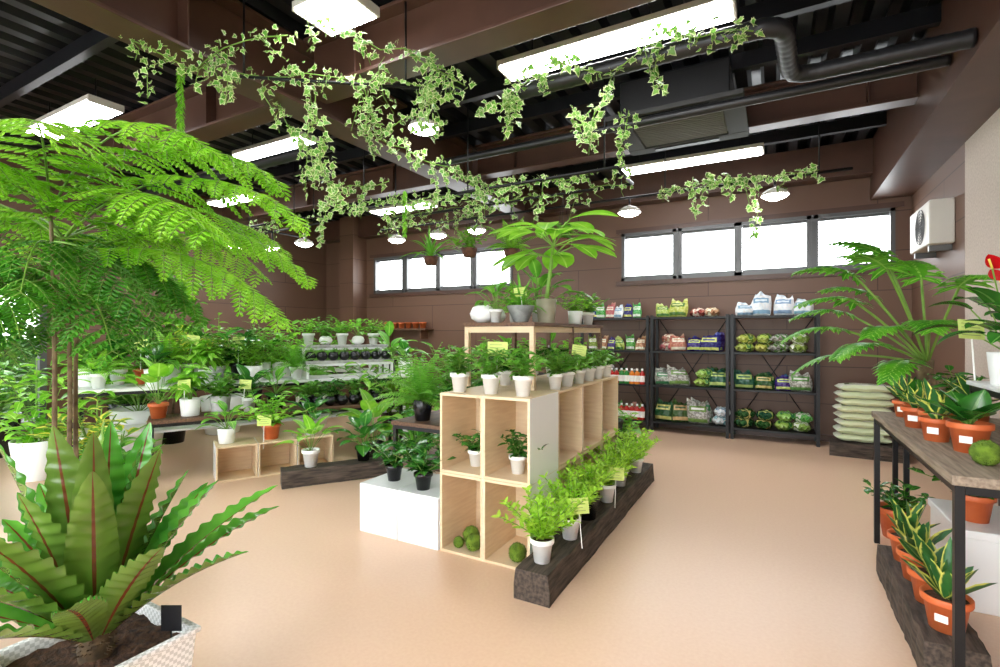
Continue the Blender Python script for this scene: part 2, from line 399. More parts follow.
def f_ivy(seed, pts, dens=.0075, S=.052, strand=.25, every=.14, spread=.13):
    r = random.Random(seed); mb = MB()
    def run(pl, dn, sp):
        ph = r.uniform(0, 6)
        for a, b in zip(pl, pl[1:]):
            a = V(a); b = V(b); n = max(1, int((b - a).length / dn))
            for i in range(n):
                q0 = a.lerp(b, i / n)
                cl = math.sin((q0.x * 2.3 + q0.y * 1.9 + q0.z * 5) * 2.6 + ph) * .5 + .5
                if r.random() > .4 + .6 * cl: continue
                q = q0 + V([r.uniform(-sp, sp) * (.4 + .6 * cl) for _ in range(3)])
                d = V((r.uniform(-1, 1), r.uniform(-1, 1), r.uniform(-1.2, .3)))
                nn = V((r.uniform(-1, 1) + .3, r.uniform(-1, 1) - .8, r.uniform(-.2, .9)))
                if d.cross(nn).length > .1: ivyleaf(mb, q, d, nn, S * r.uniform(.55, 1.25))
    def wob(pl):
        out = []
        for a, b in zip(pl, pl[1:]):
            a = V(a); b = V(b); n = max(2, int((b - a).length / .12))
            for i in range(n): out.append(a.lerp(b, i / n) + V([r.uniform(-.035, .035) for _ in range(3)]))
        out.append(V(pl[-1])); return out
    w = wob(pts); tube(mb, w, .004, 4, 1); run(w, dens, spread * .6)
    if strand:
        acc = 0; nxt = every
        for a, b in zip(w, w[1:]):
            acc += (b - a).length
            if acc > nxt:
                acc = 0; nxt = every * r.uniform(.5, 1.8); ln = strand * r.uniform(.2, 1.1)
                if r.random() < .25: ln *= 1.8
                e = a + V((r.uniform(-.1, .1), r.uniform(-.1, .1), -ln)); ws = wob([a, e])
                tube(mb, ws, .0025, 4, 1); run(ws, dens * 1.5, spread * .4)
    return mb

# ---------------------------------------------------------------- object helpers
def link(o): COL.objects.link(o); return o
def meshobj(name, me, loc=(0, 0, 0), rz=0, parent=None, sc_=1, bevel=0):
    o = bpy.data.objects.new(name, me); o.location = loc; o.rotation_euler = (0, 0, rz)
    o.scale = (sc_,) * 3 if not isinstance(sc_, (tuple, list)) else sc_
    if parent: o.parent = parent
    link(o)
    if bevel:
        b = o.modifiers.new('Bevel', 'BEVEL'); b.width = bevel; b.segments = 2; b.limit_method = 'ANGLE'
    return o
def meta(o, label, cat, group=None):
    o['label'] = label; o['category'] = cat
    if group: o['group'] = group
    return o
def root(name, label, cat, loc, rz=0, group=None, s=1):
    o = bpy.data.objects.new(name, None); o.empty_display_size = .05; o.location = loc; o.rotation_euler = (0, 0, rz); o.scale = (s,) * 3
    link(o); return meta(o, label, cat, group)
def structure(name, mb, mats, smooth=False, **k):
    o = meshobj(name, mb.build(name, mats, smooth), **k); o['kind'] = 'structure'; return o

# ---------------------------------------------------------------- room
XL, XR, YB, YF, ZC = -8.0, 1.35, 7.15, -2.0, 3.5
mb = MB(); box(mb, XL - .1, XR + .1, YF - .1, YB + .1, -.1, 0); structure('floor', mb, [M['floor']])
mb = MB(); x = XL; prof = []
while x < XR:
    prof += [(x, ZC), (x + .09, ZC), (x + .12, ZC + .07), (x + .19, ZC + .07), (x + .22, ZC)]; x += .22
a = [mb.add((p[0], YF, p[1])) for p in prof]; b = [mb.add((p[0], YB, p[1])) for p in prof]
for i in range(len(a) - 1): mb.face((a[i], b[i], b[i + 1], a[i + 1]))
box(mb, XL, XR, YF, YB, ZC + .1, ZC + .2); structure('ceiling', mb, [M['ceil']])

def wall_with_holes(name, axis, pos, a0, a1, z1, holes, th=.12, m='wall', sgn=1):
    mb = MB()
    def bx(u0, u1, z0, zz):
        p0, p1 = (pos, pos + th * sgn) if sgn > 0 else (pos - th, pos)
        if axis == 'y': box(mb, u0, u1, p0, p1, z0, zz)
        else: box(mb, p0, p1, u0, u1, z0, zz)
    cur = a0
    for h0, h1, b0, b1 in sorted(holes):
        if h0 > cur: bx(cur, h0, 0, z1)
        if b0 > 0: bx(h0, h1, 0, b0)
        bx(h0, h1, b1, z1); cur = h1
    bx(cur, a1, 0, z1)
    return structure(name, mb, [M[m]])
WZ0, WZ1 = 2.05, 2.74
wall_with_holes('wall_back', 'y', YB, XL - .12, XR + .12, ZC + .2, [(-6.7, -3.72, WZ0, WZ1), (-1.94, 1.2, WZ0, WZ1)])
wall_with_holes('wall_left', 'x', XL, YF, YB, ZC + .2, [(.3, 2.7, .12, 1.9)], sgn=-1)
wall_with_holes('wall_right', 'x', XR, 5.36, YB, ZC + .2, [], sgn=1)
wall_with_holes('wall_right_front', 'x', XR, YF, 5.36, ZC + .2, [], m='beige', sgn=1)
wall_with_holes('wall_front', 'y', YF, XL - .12, XR + .12, ZC + .2, [(-6.5, -3.4, .1, 2.8), (-3.2, -.2, .1, 2.8), (0, 1.1, .1, 2.8)], sgn=-1)  # unseen wall; its large openings are added to let in frontal fill light

glass = bpy.data.materials.new('window_glass'); glass.use_nodes = True
nt = glass.node_tree; nt.nodes.clear(); o_ = nt.nodes.new('ShaderNodeOutputMaterial'); t_ = nt.nodes.new('ShaderNodeBsdfTransparent'); g_ = nt.nodes.new('ShaderNodeBsdfGlossy'); g_.inputs['Roughness'].default_value = .02
mx = nt.nodes.new('ShaderNodeMixShader'); mx.inputs[0].default_value = .05
nt.links.new(t_.outputs[0], mx.inputs[1]); nt.links.new(g_.outputs[0], mx.inputs[2]); nt.links.new(mx.outputs[0], o_.inputs[0])

wi = 1
def window(axis, pos, a0, a1, z0, z1, cuts, fw=.045, sg=1, pane=True):
    global wi
    mb = MB(); g = MB()
    def bx(m, u0, u1, q0, q1, d0, d1):
        if axis == 'y': box(m, u0, u1, *sorted((pos + d0 * sg, pos + d1 * sg)), q0, q1)
        else: box(m, pos - d1, pos - d0, u0, u1, q0, q1)
    bx(mb, a0, a1, z0, z0 + fw, -.02, .1); bx(mb, a0, a1, z1 - fw, z1, -.02, .1)
    bx(mb, a0, a0 + fw, z0, z1, -.02, .1); bx(mb, a1 - fw, a1, z0, z1, -.02, .1)
    for c in cuts: bx(mb, c - .06, c + .06, z0, z1, -.02, .1); bx(mb, c - .012, c + .012, z0, z1, -.028, -.02)
    cc = [a0] + list(cuts) + [a1]
    for c0, c1 in zip(cc, cc[1:]):
        bx(mb, c0 + .05, c1 - .05, z0 + fw, z0 + fw + .03, .02, .06); bx(mb, c0 + .05, c1 - .05, z1 - fw - .03, z1 - fw, .02, .06)
    o = structure('window_%d' % wi, mb, [M['alu']])
    if pane:
        bx(g, a0 + .02, a1 - .02, z0 + .02, z1 - .02, .045, .05)
        p = meshobj('window_pane', g.build('window_pane', [glass], False), parent=o); p['kind'] = 'structure'
    wi += 1
window('y', YB, -6.7, -5.2, WZ0, WZ1, [-5.95]); window('y', YB, -5.2, -3.72, WZ0, WZ1, [-4.46])
window('y', YB, -1.94, -.42, WZ0, WZ1, [-1.17]); window('y', YB, -.42, 1.2, WZ0, WZ1, [.4])
window('x', XL, .3, 1.5, .12, 1.9, [.9], fw=.07); window('x', XL, 1.5, 2.7, .12, 1.9, [2.1], fw=.07)
for q0, q1 in ((-6.5, -3.4), (-3.2, -.2), (0, 1.1)): window('y', YF, q0, q1, .1, 2.8, [(q0 + q1) / 2], fw=.06, sg=-1, pane=False)  # unseen unglazed frames for the openings added behind the camera as fill light
mb = MB(); box(mb, -2.02, 1.28, YB - .02, YB, WZ1, WZ1 + .06); box(mb, -2.02, 1.28, YB - .03, YB, WZ0 - .06, WZ0); structure('trim_1', mb, [M['beam']])
mb = MB(); box(mb, -6.8, -3.62, YB - .02, YB, WZ1, WZ1 + .06); box(mb, -6.8, -3.62, YB - .03, YB, WZ0 - .06, WZ0); structure('trim_2', mb, [M['beam']])
mb = MB(); box(mb, XL, XR, YB - .015, YB, 0, .08); structure('baseboard_back', mb, [M['beam']])
mb = MB(); box(mb, XR - .015, XR, 2, YB, 0, .08); structure('baseboard_right', mb, [M['beam']])
mb = MB(); box(mb, XL, XL + .015, 2.7, YB, 0, .08); structure('baseboard_left', mb, [M['beam']])
mb = MB(); box(mb, .97, XR, YF, YB, 2.85, ZC); structure('trim_3', mb, [M['beam']])
mb = MB(); box(mb, XL, .97, YB - .22, YB, 3.12, ZC); structure('trim_4', mb, [M['beam']])
mb = MB(); box(mb, -7.25, -6.9, YB - .35, YB, 0, ZC); structure('trim_5', mb, [M['wall']])
mb = MB(); box(mb, XL - 6, XL - .12, -6, 9, -.12, -.02); box(mb, XL - .12, XR + 4, -8, YF - .12, -.12, -.02); structure('trim_6', mb, [M['road']])
# greenery outside the left glazing
mb = MB(); rh = random.Random(8)
for k in range(1500):
    p = V((-10.6 + rh.uniform(-.35, .35), rh.uniform(-1.5, 5.2), rh.uniform(0, 1.35)))
    leaf(mb, p, V([rh.gauss(0, 1) for _ in range(3)]), .24, .13, 'oval', .3, .1, 3, 0)
box(mb, -10.8, -10.4, -1.5, 5.2, -.02, 1.2, 1)
o = meshobj('outdoor_hedge', mb.build('outdoor_hedge', [M['hedge'], M['hedge']], False)); meta(o, 'clipped green hedge outside the glazed shop front', 'hedge'); o['kind'] = 'stuff'

def ibeam(axis, p, a0, a1, z0, h, w, label):
    mb = MB(); t = .025
    def bx(w0, w1, q0, q1):
        if axis == 'x': box(mb, a0, a1, p + w0, p + w1, q0, q1)
        else: box(mb, p + w0, p + w1, a0, a1, q0, q1)
    bx(-w / 2, w / 2, z0, z0 + t); bx(-w / 2, w / 2, z0 + h - t, z0 + h); bx(-.012, .012, z0 + t, z0 + h - t)
    k = a0 + .5
    while k < a1:
        if axis == 'x': box(mb, k, k + .012, p - w / 2 + .01, p + w / 2 - .01, z0 + t, z0 + h - t)
        else: box(mb, p - w / 2 + .01, p + w / 2 - .01, k, k + .012, z0 + t, z0 + h - t)
        k += 1.6
    o = meshobj('ceiling_beam', mb.build('ceiling_beam', [M['beam']], False), bevel=.004)
    meta(o, label, 'beam', 'brown steel ceiling beams')
ibeam('y', -3.2, YF, YB - .22, 3.0, .48, .26, 'large brown painted steel beam under the black deck')
ibeam('x', 2.62, -3.05, .97, 3.08, .4, .22, 'brown painted steel cross beam above the plant display')
ibeam('x', 4.98, -3.05, .97, 3.12, .36, .16, 'brown painted steel cross beam behind the air conditioner')
ibeam('x', 2.62, XL, -3.35, 3.08, .4, .22, 'brown painted steel cross beam over the plant tables')
ibeam('x', 4.98, XL, -3.35, 3.12, .36, .16, 'brown painted steel cross beam near the rear windows')
for i, y in enumerate((.9, 1.75, 3.75, 4.35, 6.2)):
    mb = MB(); box(mb, XL, .97, y - .03, y + .03, 3.38, 3.5)
    meta(meshobj('ceiling_purlin', mb.build('ceiling_purlin', [M['ceil']], False)), 'thin black steel purlin under the corrugated ceiling', 'beam', 'black ceiling purlins')

# ---------------------------------------------------------------- ceiling lights
def fluo(x0, x1, y, z=3.2, w=.2):
    L = x1 - x0
    r = root('ceiling_light', 'long white fluorescent ceiling light in a pale housing', 'ceiling light', ((x0 + x1) / 2, y, z), 0, 'fluorescent ceiling lights')
    a = MB(); box(a, -L / 2, L / 2, -w / 2, w / 2, .02, .06); box(a, -L / 2, -L / 2 + .02, -w / 2, w / 2, 0, .03); box(a, L / 2 - .02, L / 2, -w / 2, w / 2, 0, .03)
    meshobj('housing', a.build('light_housing', [M['ivory']], False), parent=r, bevel=.004)
    a = MB(); box(a, -L / 2 + .02, L / 2 - .02, -w / 2 + .01, w / 2 - .01, -.005, .02); meshobj('diffuser', a.build('light_diffuser', [M['lamp']], False), parent=r, bevel=.004)
    for s in (-1, 1):
        a = MB(); tube(a, [(s * L * .35, 0, .06), (s * L * .35, 0, 3.49 - z)], .006, 6); meshobj('hanging_rod', a.build('light_rod', [M['blackmetal']]), parent=r)
fluo(-1.75, -.2, 3.22, w=.22); fluo(-1.62, -.1, 5.87, w=.22)
fluo(-2.52, -2.1, 2.14, 3.22, w=.3)
fluo(-5.1, -4.0, 3.4, w=.26); fluo(-5.6, -4.4, 5.95, w=.22); fluo(-6.2, -4.9, 2.05, w=.26)
fluo(-1.6, -.2, .6, w=.26); fluo(-4.6, -3.6, .4, w=.3); fluo(-7.3, -6.3, 4.4, w=.22); fluo(-1.6, -.2, -1.0, w=.26)  # fittings around and behind the camera are unseen, added as fill light

def pendant(x, y, z, ztop, s=.85):
    r = root('pendant_lamp', 'small lit white dish pendant lamp on a black rail', 'pendant lamp', (x, y, z), 0, 'white pendant lamps', s)
    a = MB(); lathe(a, [(.03, .1), (.07, .095), (.125, .06), (.145, .02), (.14, .018), (.12, .05), (.05, .085)], 28); meshobj('lamp_shade', a.build('lamp_shade', [M['ivory']]), parent=r)
    a = MB(); lathe(a, [(0, -.03), (.06, -.022), (.11, .0), (.132, .025)], 24); meshobj('bulb', a.build('lamp_bulb', [M['bulb']]), parent=r)
    a = MB(); tube(a, [(0, 0, .09), (0, 0, (ztop - z) / s)], .012, 8); meshobj('stem', a.build('lamp_stem', [M['blackmetal']]), parent=r)
for x, y in ((0, 5.35), (-1.37, 5.35), (-3.3, 5.35), (-3.9, 5.35), (-4.6, 5.35)): pendant(x, y, 2.58, 2.76)
for x, y in ((-5.6, 4.62), (-6.3, 4.65), (-6.6, 4.3)): pendant(x, y, 2.5, 2.76)
pendant(-2.55, 3.3, 2.98, 3.5, .9)

def rails(name, paths, label, rods=(), r=.014):
    t = root(name, label, 'hanging rail', (0, 0, 0), 0, 'black suspended rails')
    for p in paths:
        a = MB(); tube(a, p, r, 8); meshobj('rail', a.build('rail', [M['blackmetal']]), parent=t)
    for p in rods:
        a = MB(); tube(a, [p, (p[0], p[1], 3.49)], .007, 6); meshobj('hanging_rod', a.build('rail_rod', [M['blackmetal']]), parent=t)
rails('hanging_rail', [[(-4.9, 5.35, 2.76), (.6, 5.35, 2.76)]], 'straight black metal rail hung across the shop', [(-4.5, 5.35, 2.76), (-2.8, 5.35, 2.76), (-1, 5.35, 2.76), (.35, 5.35, 2.76)])
rails('hanging_rail', [[(-3.9, 3.9, 2.62), (-1.1, 3.9, 2.62)], [(-3.9, 4.4, 2.62), (-1.1, 4.4, 2.62)], [(-3.9, 3.9, 2.62), (-3.9, 4.4, 2.62)], [(-1.1, 3.9, 2.62), (-1.1, 4.4, 2.62)], [(-2.5, 3.9, 2.62), (-2.5, 4.4, 2.62)]], 'rectangular black metal hanging frame carrying baskets and ivy', [(-3.8, 3.9, 2.62), (-2.5, 3.9, 2.62), (-1.2, 3.9, 2.62), (-3.8, 4.4, 2.62), (-1.2, 4.4, 2.62)])
rails('hanging_rail', [[(-7.0, 4.7, 2.76), (-5.2, 4.6, 2.76)], [(-7, 4.3, 2.76), (-5.2, 4.3, 2.76)], [(-6.3, 4.2, 2.76), (-6.3, 5.1, 2.76)]], 'black metal rail with pendant lamps over the rear plants', [(-6.9, 4.7, 2.76), (-5.4, 4.61, 2.76), (-5.4, 4.3, 2.76)])
rails('hanging_rail', [[(-3.0, 1.86, 2.9), (-1.8, 2.75, 2.9)]], 'black metal rail wound with variegated ivy', [(-2.9, 1.94, 2.9), (-2.1, 2.53, 2.9)], .01)

def duct(pts, r, label, ribs=True):
    P = []
    for a, b in zip(pts, pts[1:]):
        a = V(a); b = V(b); n = max(2, int((b - a).length / .02))
        P += [a.lerp(b, i / n) for i in range(n)]
    P.append(V(pts[-1]))
    for _ in range(12): P = [P[0]] + [(P[i - 1] + P[i] * 2 + P[i + 1]) / 4 for i in range(1, len(P) - 1)] + [P[-1]]
    rr = [r * (1 + (.05 if ribs and i % 3 == 0 else 0)) for i in range(len(P))]
    a = MB(); tube(a, P, rr, 16); return meta(meshobj('ventilation_duct', a.build('ventilation_duct', [M['grille']])), label, 'duct', 'black ceiling ducts')
duct([(-1.5, 3.0, 2.93), (-.02, 3.0, 2.93), (.04, 3.05, 2.93), (.08, 3.6, 2.93), (.14, 3.66, 2.93), (.96, 3.66, 2.93)], .05, 'black ribbed flexible duct bending under the ceiling')
duct([(-3.0, 4.1, 3.02), (.96, 4.1, 3.02)], .035, 'straight black pipe running under the ceiling', False)
duct([(-7.9, 3.1, 2.95), (-3.4, 3.1, 2.95)], .05, 'black pipe over the plant tables', False)

r = root('ceiling_air_conditioner', 'square dark ceiling cassette air conditioner with louvred grille', 'air conditioner', (-.72, 4.5, 3.06))
a = MB(); box(a, -.42, .42, -.36, .36, .04, .34); meshobj('body', a.build('ac_body', [M['grille']], False), parent=r, bevel=.01)
a = MB()
for x0, x1, y0, y1 in ((-.52, .52, -.46, -.32), (-.52, .52, .32, .46), (-.52, -.36, -.32, .32), (.36, .52, -.32, .32)): box(a, x0, x1, y0, y1, 0, .04)
meshobj('panel', a.build('ac_panel', [mat('ac_grey', (62, 62, 62), rough=.7, spec=.3)], False), parent=r, bevel=.006)
a = MB(); box(a, -.36, .36, -.32, .32, .03, .034)
for i in range(16): box(a, -.35, .35, -.31 + i * .04, -.295 + i * .04, .01, .03)
meshobj('grille', a.build('ac_grille', [mat('ac_grille_grey', (120, 120, 116), rough=.8, spec=.3)], False), parent=r)
for s in (-1, 1):
    a = MB(); box(a, -.28, .28, s * .39 - .03, s * .39 + .03, -.008, 0); meshobj('louver', a.build('ac_louver', [M['blackmetal']], False), parent=r)
r = root('wall_air_conditioner', 'ivory box-shaped fan unit mounted high on the wall', 'air conditioner', (XR, 5.95, 2.08), s=.88)
a = MB(); box(a, -.2, 0, -.4, .4, 0, .44); meshobj('body', a.build('unit_body', [M['ivory']], False), parent=r, bevel=.015)
a = MB()
for k in range(6):
    R = .03 + k * .03; tube(a, [V((-.208, R * math.cos(t * .2618) - .08, .22 + R * math.sin(t * .2618))) for t in range(25)], .004, 5)
for k in range(8): tube(a, [(-.208, -.08, .22), (-.208, -.08 + .18 * math.cos(k * .785), .22 + .18 * math.sin(k * .785))], .003, 4)
meshobj('fan_grille', a.build('fan_grille', [M['alu']]), parent=r)
for y in (-.3, .26):
    a = MB(); box(a, -.18, 0, y, y + .04, -.06, 0); meshobj('bracket', a.build('unit_bracket', [M['alu']], False), parent=r)

# ---------------------------------------------------------------- furniture
def crate(w, d, h, t=.016, outer=1):
    m = MB(); x = w / 2
    box(m, -x, -x + t, 0, d, 0, h, 0, {'-x': outer}); box(m, x - t, x, 0, d, 0, h, 0, {'+x': outer})
    box(m, -x + t, x - t, 0, d, h - t, h, 0); box(m, -x + t, x - t, 0, d, 0, t); box(m, -x + t, x - t, d - t, d, t, h - t)
    return m.build('open_crate', [M['birch'], M['white']], False)
cm = crate(.298, .4, .472)
for i, x in enumerate((-1.607, -1.309)):
    for z in (0, .473):
        meta(meshobj('open_shelf_crate', cm, (x, 2.43, z), bevel=.002), 'open birch plywood crate with white side, stacked as shelving', 'storage crate', 'stacked birch display crates')
cm2 = crate(.44, .59, .472)
for i in range(3):
    for z in (0, .473):
        meta(meshobj('open_shelf_crate', cm2, (-1.16, 3.055 + i * .443, z), math.pi / 2, bevel=.002), 'wide open birch plywood crate stacked under the plant display', 'storage crate', 'stacked birch display crates')
for i in range(2):
    a = MB(); box(a, -.157, .157, 0, .42, 0, .316)
    o = meshobj('white_display_box', a.build('white_display_box', [M['white']], False), (-2.24 + i * .32, 2.42, 0), bevel=.004)
    meta(o, 'plain white laminate display box on the floor', 'display box', 'white display boxes')

def table(name, w, d, h, loc, rz, topm, legm, label, cat='table', tt=.03, leg=.03, low=None, group=None):
    r = root(name, label, cat, loc, rz, group)
    a = MB(); box(a, 0, w, 0, d, h - tt, h); meshobj('table_top', a.build('table_top', [M[topm]], False), parent=r, bevel=.003)
    for x in (0.01, w - leg - .01):
        for y in (0.01, d - leg - .01):
            a = MB(); box(a, x, x + leg, y, y + leg, 0, h - tt); meshobj('leg', a.build('table_leg', [M[legm]], False), parent=r)
    a = MB(); q = h - tt - .03
    box(a, .04, w - .04, .012, .03, q, q + .03); box(a, .04, w - .04, d - .03, d - .012, q, q + .03); box(a, .012, .03, .012, d - .012, q, q + .03); box(a, w - .03, w - .012, .012, d - .012, q, q + .03)
    meshobj('frame_rail', a.build('frame_rail', [M[legm]], False), parent=r)
    if low:
        a = MB(); box(a, .01, w - .01, .01, d - .01, low - .02, low); meshobj('lower_shelf', a.build('lower_shelf', [M[topm]], False), parent=r)
    return r
r = root('wooden_display_frame', 'open wooden frame shelf standing on the crates', 'shelf', (-1.82, 2.8, .946))
a = MB(); box(a, -.01, .52, -.01, 1.4, .40, .425); meshobj('shelf_board', a.build('frame_board', [M['darkwood']], False), parent=r, bevel=.002)
for x in (0, .48):
    for y in (0, .68, 1.36):
        a = MB(); box(a, x, x + .03, y, y + .03, 0, .4); meshobj('post', a.build('frame_post', [M['darkwood'] if y else M['birch']], False), parent=r)
a = MB(); box(a, .01, .5, .002, .025, .36, .4); box(a, .485, .505, .02, 1.38, .36, .4); meshobj('frame_rail', a.build('frame_edge', [M['birch']], False), parent=r)
table('wooden_bench', .75, .7, .62, (-2.62, 2.98, 0), 0, 'darkwood', 'blackmetal', 'brown plank bench with dark legs beside the crates', 'bench', low=.3)

def sleeper(loc, L, w, h, rz, label):
    m = MB(); r = random.Random(int(L * 100)); nx = 24
    rings = []
    for i in range(nx + 1):
        y = L * i / nx; ring = []
        for (x, z) in ((-w / 2, 0), (-w / 2, h * .5), (-w / 2 + .008, h), (0, h), (w / 2 - .008, h), (w / 2, h * .5), (w / 2, 0)):
            ring.append(m.add((x + r.uniform(-.004, .004), y, max(0, z + (r.uniform(-.004, .002) if z else 0)))))
        rings.append(ring)
    for p, q in zip(rings, rings[1:]):
        for k in range(7): m.face((p[k], p[(k + 1) % 7], q[(k + 1) % 7], q[k]))
    m.face(rings[0]); m.face(list(reversed(rings[-1])))
    return meta(meshobj('railway_sleeper', m.build('railway_sleeper', [M['sleeper']], False), loc, rz), label, 'wooden beam', 'weathered railway sleepers')
sleeper((-1.03, 2.17, 0), 2.33, .19, .15, 0, 'weathered dark railway sleeper on the floor carrying potted plants')
sleeper((.585, 2.4, 0), .98, .2, .15, 0, 'weathered dark sleeper under the table carrying terracotta pots')
sleeper((.52, 6.5, 0), .66, .3, .14, -math.pi / 2 - .08, 'short dark sleeper block under the stacked soil sacks')
sleeper((-3.68, 2.8, 0), 1.0, .2, .14, -.6, 'dark sleeper on the floor before the low crates')

table('metal_plant_table', .62, 1.62, .815, (.53, 2.24, 0), 0, 'greywood', 'blackmetal', 'grey weathered board table with thin black metal legs', 'table', tt=.035, leg=.028)
r = root('white_storage_box', 'white lidded box under the metal plant table', 'storage box', (.76, 3.1, 0))
a = MB(); box(a, 0, .45, 0, .5, 0, .34); meshobj('body', a.build('box_body', [M['white']], False), parent=r, bevel=.006)
a = MB(); box(a, -.01, .46, -.01, .51, .34, .38); meshobj('lid', a.build('box_lid', [M['white']], False), parent=r, bevel=.006)
table('plant_stand', .4, .4, .62, (.74, 4.18, 0), 0, 'greywood', 'blackmetal', 'small black metal plant stand behind the long table', 'plant stand')
table('riser_shelf', .3, .62, .25, (.84, 2.7, .815), 0, 'white', 'blackmetal', 'small white riser shelf standing on the grey plank table', 'shelf', tt=.02, leg=.02)

A = V((.47, .883, 0)); B = V((-.883, .47, 0)); O0 = V((-4.24, 2.57, 0)); RA = math.atan2(A.y, A.x)
def LP(t, o, z=0): return O0 + A * t + B * o + V((0, 0, z))
cl = crate(.33, .33, .31)
for i in range(3):
    meta(meshobj('open_shelf_crate', cl, LP(.17 + i * .335, 0), RA, bevel=.002), 'low birch plywood crate on the floor holding pots', 'storage crate', 'low birch crates')
table('plant_bench', 2.4, .4, .52, LP(-.5, .42), RA, 'darkwood', 'blackmetal', 'long dark wooden bench crowded with potted plants', 'bench')
table('plant_table', 3.4, .6, .78, LP(-1.1, .92), RA, 'white', 'blackmetal', 'long white-topped table with black legs full of houseplants', 'table', low=.35)
table('riser_shelf', 1.05, .2, .2, LP(.95, .98, .78), RA, 'stone', 'white', 'grey-topped white riser shelf on the plant table', 'shelf', tt=.03)
table('riser_shelf', 1.05, .24, .38, LP(.95, 1.2, .78), RA, 'stone', 'white', 'taller grey-topped white riser shelf on the plant table', 'shelf', tt=.03)
table('plant_table', 1.8, .6, .7, (-7.4, 5.6, 0), .2, 'white', 'blackmetal', 'white table against the rear wall with small pots', 'table')
table('plant_table', 1.6, .6, .85, (-3.6, 5.6, 0), .0, 'darkwood', 'blackmetal', 'dark table near the rear wall with leafy plants', 'table')
a = MB(); box(a, -6.4, -5.3, YB - .25, YB, 1.36, 1.39); box(a, -6.3, -6.27, YB - .22, YB, 1.2, 1.36); box(a, -5.45, -5.42, YB - .22, YB, 1.2, 1.36)
meta(meshobj('wall_shelf', a.build('wall_shelf', [M['darkwood']], False)), 'short dark wooden wall shelf below the rear windows', 'shelf')

SZ = [.14, .617, 1.07, 1.515]
for i, (x0, x1) in enumerate(((-2.42, -1.47), (-1.45, -.50), (-.48, .45))):
    r = root('metal_shelving_unit', 'black metal shelving unit against the brown wall holding bags', 'shelving unit', (x0, 6.74, 0), 0, 'black shelving units')
    w = x1 - x0
    for x in (0, w - .035):
        for y in (0, .345):
            a = MB(); box(a, x, x + .035, y, y + .035, 0, 1.54); meshobj('post', a.build('shelf_post', [M['blackmetal']], False), parent=r)
    for z in SZ:
        a = MB(); box(a, .0355, w - .0355, .0, .38, z - .025, z); meshobj('shelf_board', a.build('rack_board', [M['blackmetal']], False), parent=r)
    a = MB(); tube(a, [(.04, .37, .14), (w - .04, .37, 1.5)], .006, 6); tube(a, [(.04, .374, 1.5), (w - .04, .374, .14)], .006, 6); meshobj('cross_brace', a.build('brace', [M['blackmetal']]), parent=r)

def pillow(w, h, t, m, seed=0, crease=1.0):
    b = MB(); nx, nz = 14, 16; rp = random.Random(seed)
    ph = [rp.uniform(0, 6.28) for _ in range(6)]; lean = rp.uniform(-.2, .2) * crease
    G = {}
    for side in (-1, 1):
        g = []
        for j in range(nz + 1):
            row = []
            for i in range(nx + 1):
                u = i / nx * 2 - 1; v = j / nz
                if crease < .5: bel = max(0, 1 - abs(v * 2 - 1) ** 4) ** .5
                else: bel = math.sin(math.pi * min(1, (v * .92 + .04))) ** .55 * (1 - .45 * v)
                k = (1 - abs(u) ** (2.6 if crease > .5 else 5)) ** .6 * bel * (1.25 if crease > .5 else 1) if abs(u) < 1 else 0
                if v == 0 and crease > .5: k *= .6
                if v > .86 and crease > .5: k *= .15
                wid = w / 2 * (.93 + crease * (.14 * math.sin(math.pi * v ** .7) - .34 * max(0, v - .6)))
                cr = crease * (.006 * math.sin(u * 7 + v * 11 + ph[0]) + .005 * math.sin(u * 13 - v * 8 + ph[1])) * (1 if k > .05 else .3)
                fl = crease * (.016 * math.sin(u * 8 + ph[4]) if v > .86 else 0)
                zt = v * h * (1 - crease * .1 * math.cos(u * 2.4 + ph[2]) * v) + crease * (.01 * math.sin(u * 6 + ph[3]) if v > .8 else 0)
                y = cr + fl if abs(u) == 1 or j == nz else side * t / 2 * k + cr + fl
                row.append(b.add((u * wid + lean * h * v * v, y, max(0, zt)), i / nx, v))
            g.append(row)
        G[side] = g
        for j in range(nz):
            for i in range(nx):
                q = (g[j][i], g[j][i + 1], g[j + 1][i + 1], g[j + 1][i]); b.face(q if side < 0 else q[::-1])
    for i in range(nx): b.face((G[-1][0][i], G[1][0][i], G[1][0][i + 1], G[-1][0][i + 1]))
    return b.build('product_bag', [m])
bagm = {}
for q, (n_, m_) in enumerate(BAG):
    bagm[n_] = [pillow(.19, .2, .12, m_, q), pillow(.24, .26, .14, m_, q + 20), pillow(.13, .2, .07, m_, q + 40), pillow(.22, .22, .14, m_, q + 60)]
r_ = random.Random(3)
SHELFSETS = {(0, 0): ['Pink and brown', 'Green'], (0, 1): ['Clear gravel-filled', 'Dark green'], (0, 2): ['Green', 'Pink and brown', 'Dark blue', 'Yellow-green'], (0, 3): ['Dark blue', 'Green', 'Pink and brown', 'White'],
             (1, 0): ['Dark green', 'Clear gravel-filled', 'White'], (1, 1): ['Clear gravel-filled', 'Yellow-green', 'Dark green'], (1, 2): ['Pink and brown', 'White', 'Dark blue', 'Green'], (1, 3): ['Yellow-green', 'Brown bark-filled', 'Pink and brown'],
             (2, 0): ['Dark green', 'Yellow-green', 'Green'], (2, 1): ['Dark green', 'Dark blue', 'Clear gravel-filled'], (2, 2): ['Yellow-green', 'Clear gravel-filled', 'Green'], (2, 3): ['White']}
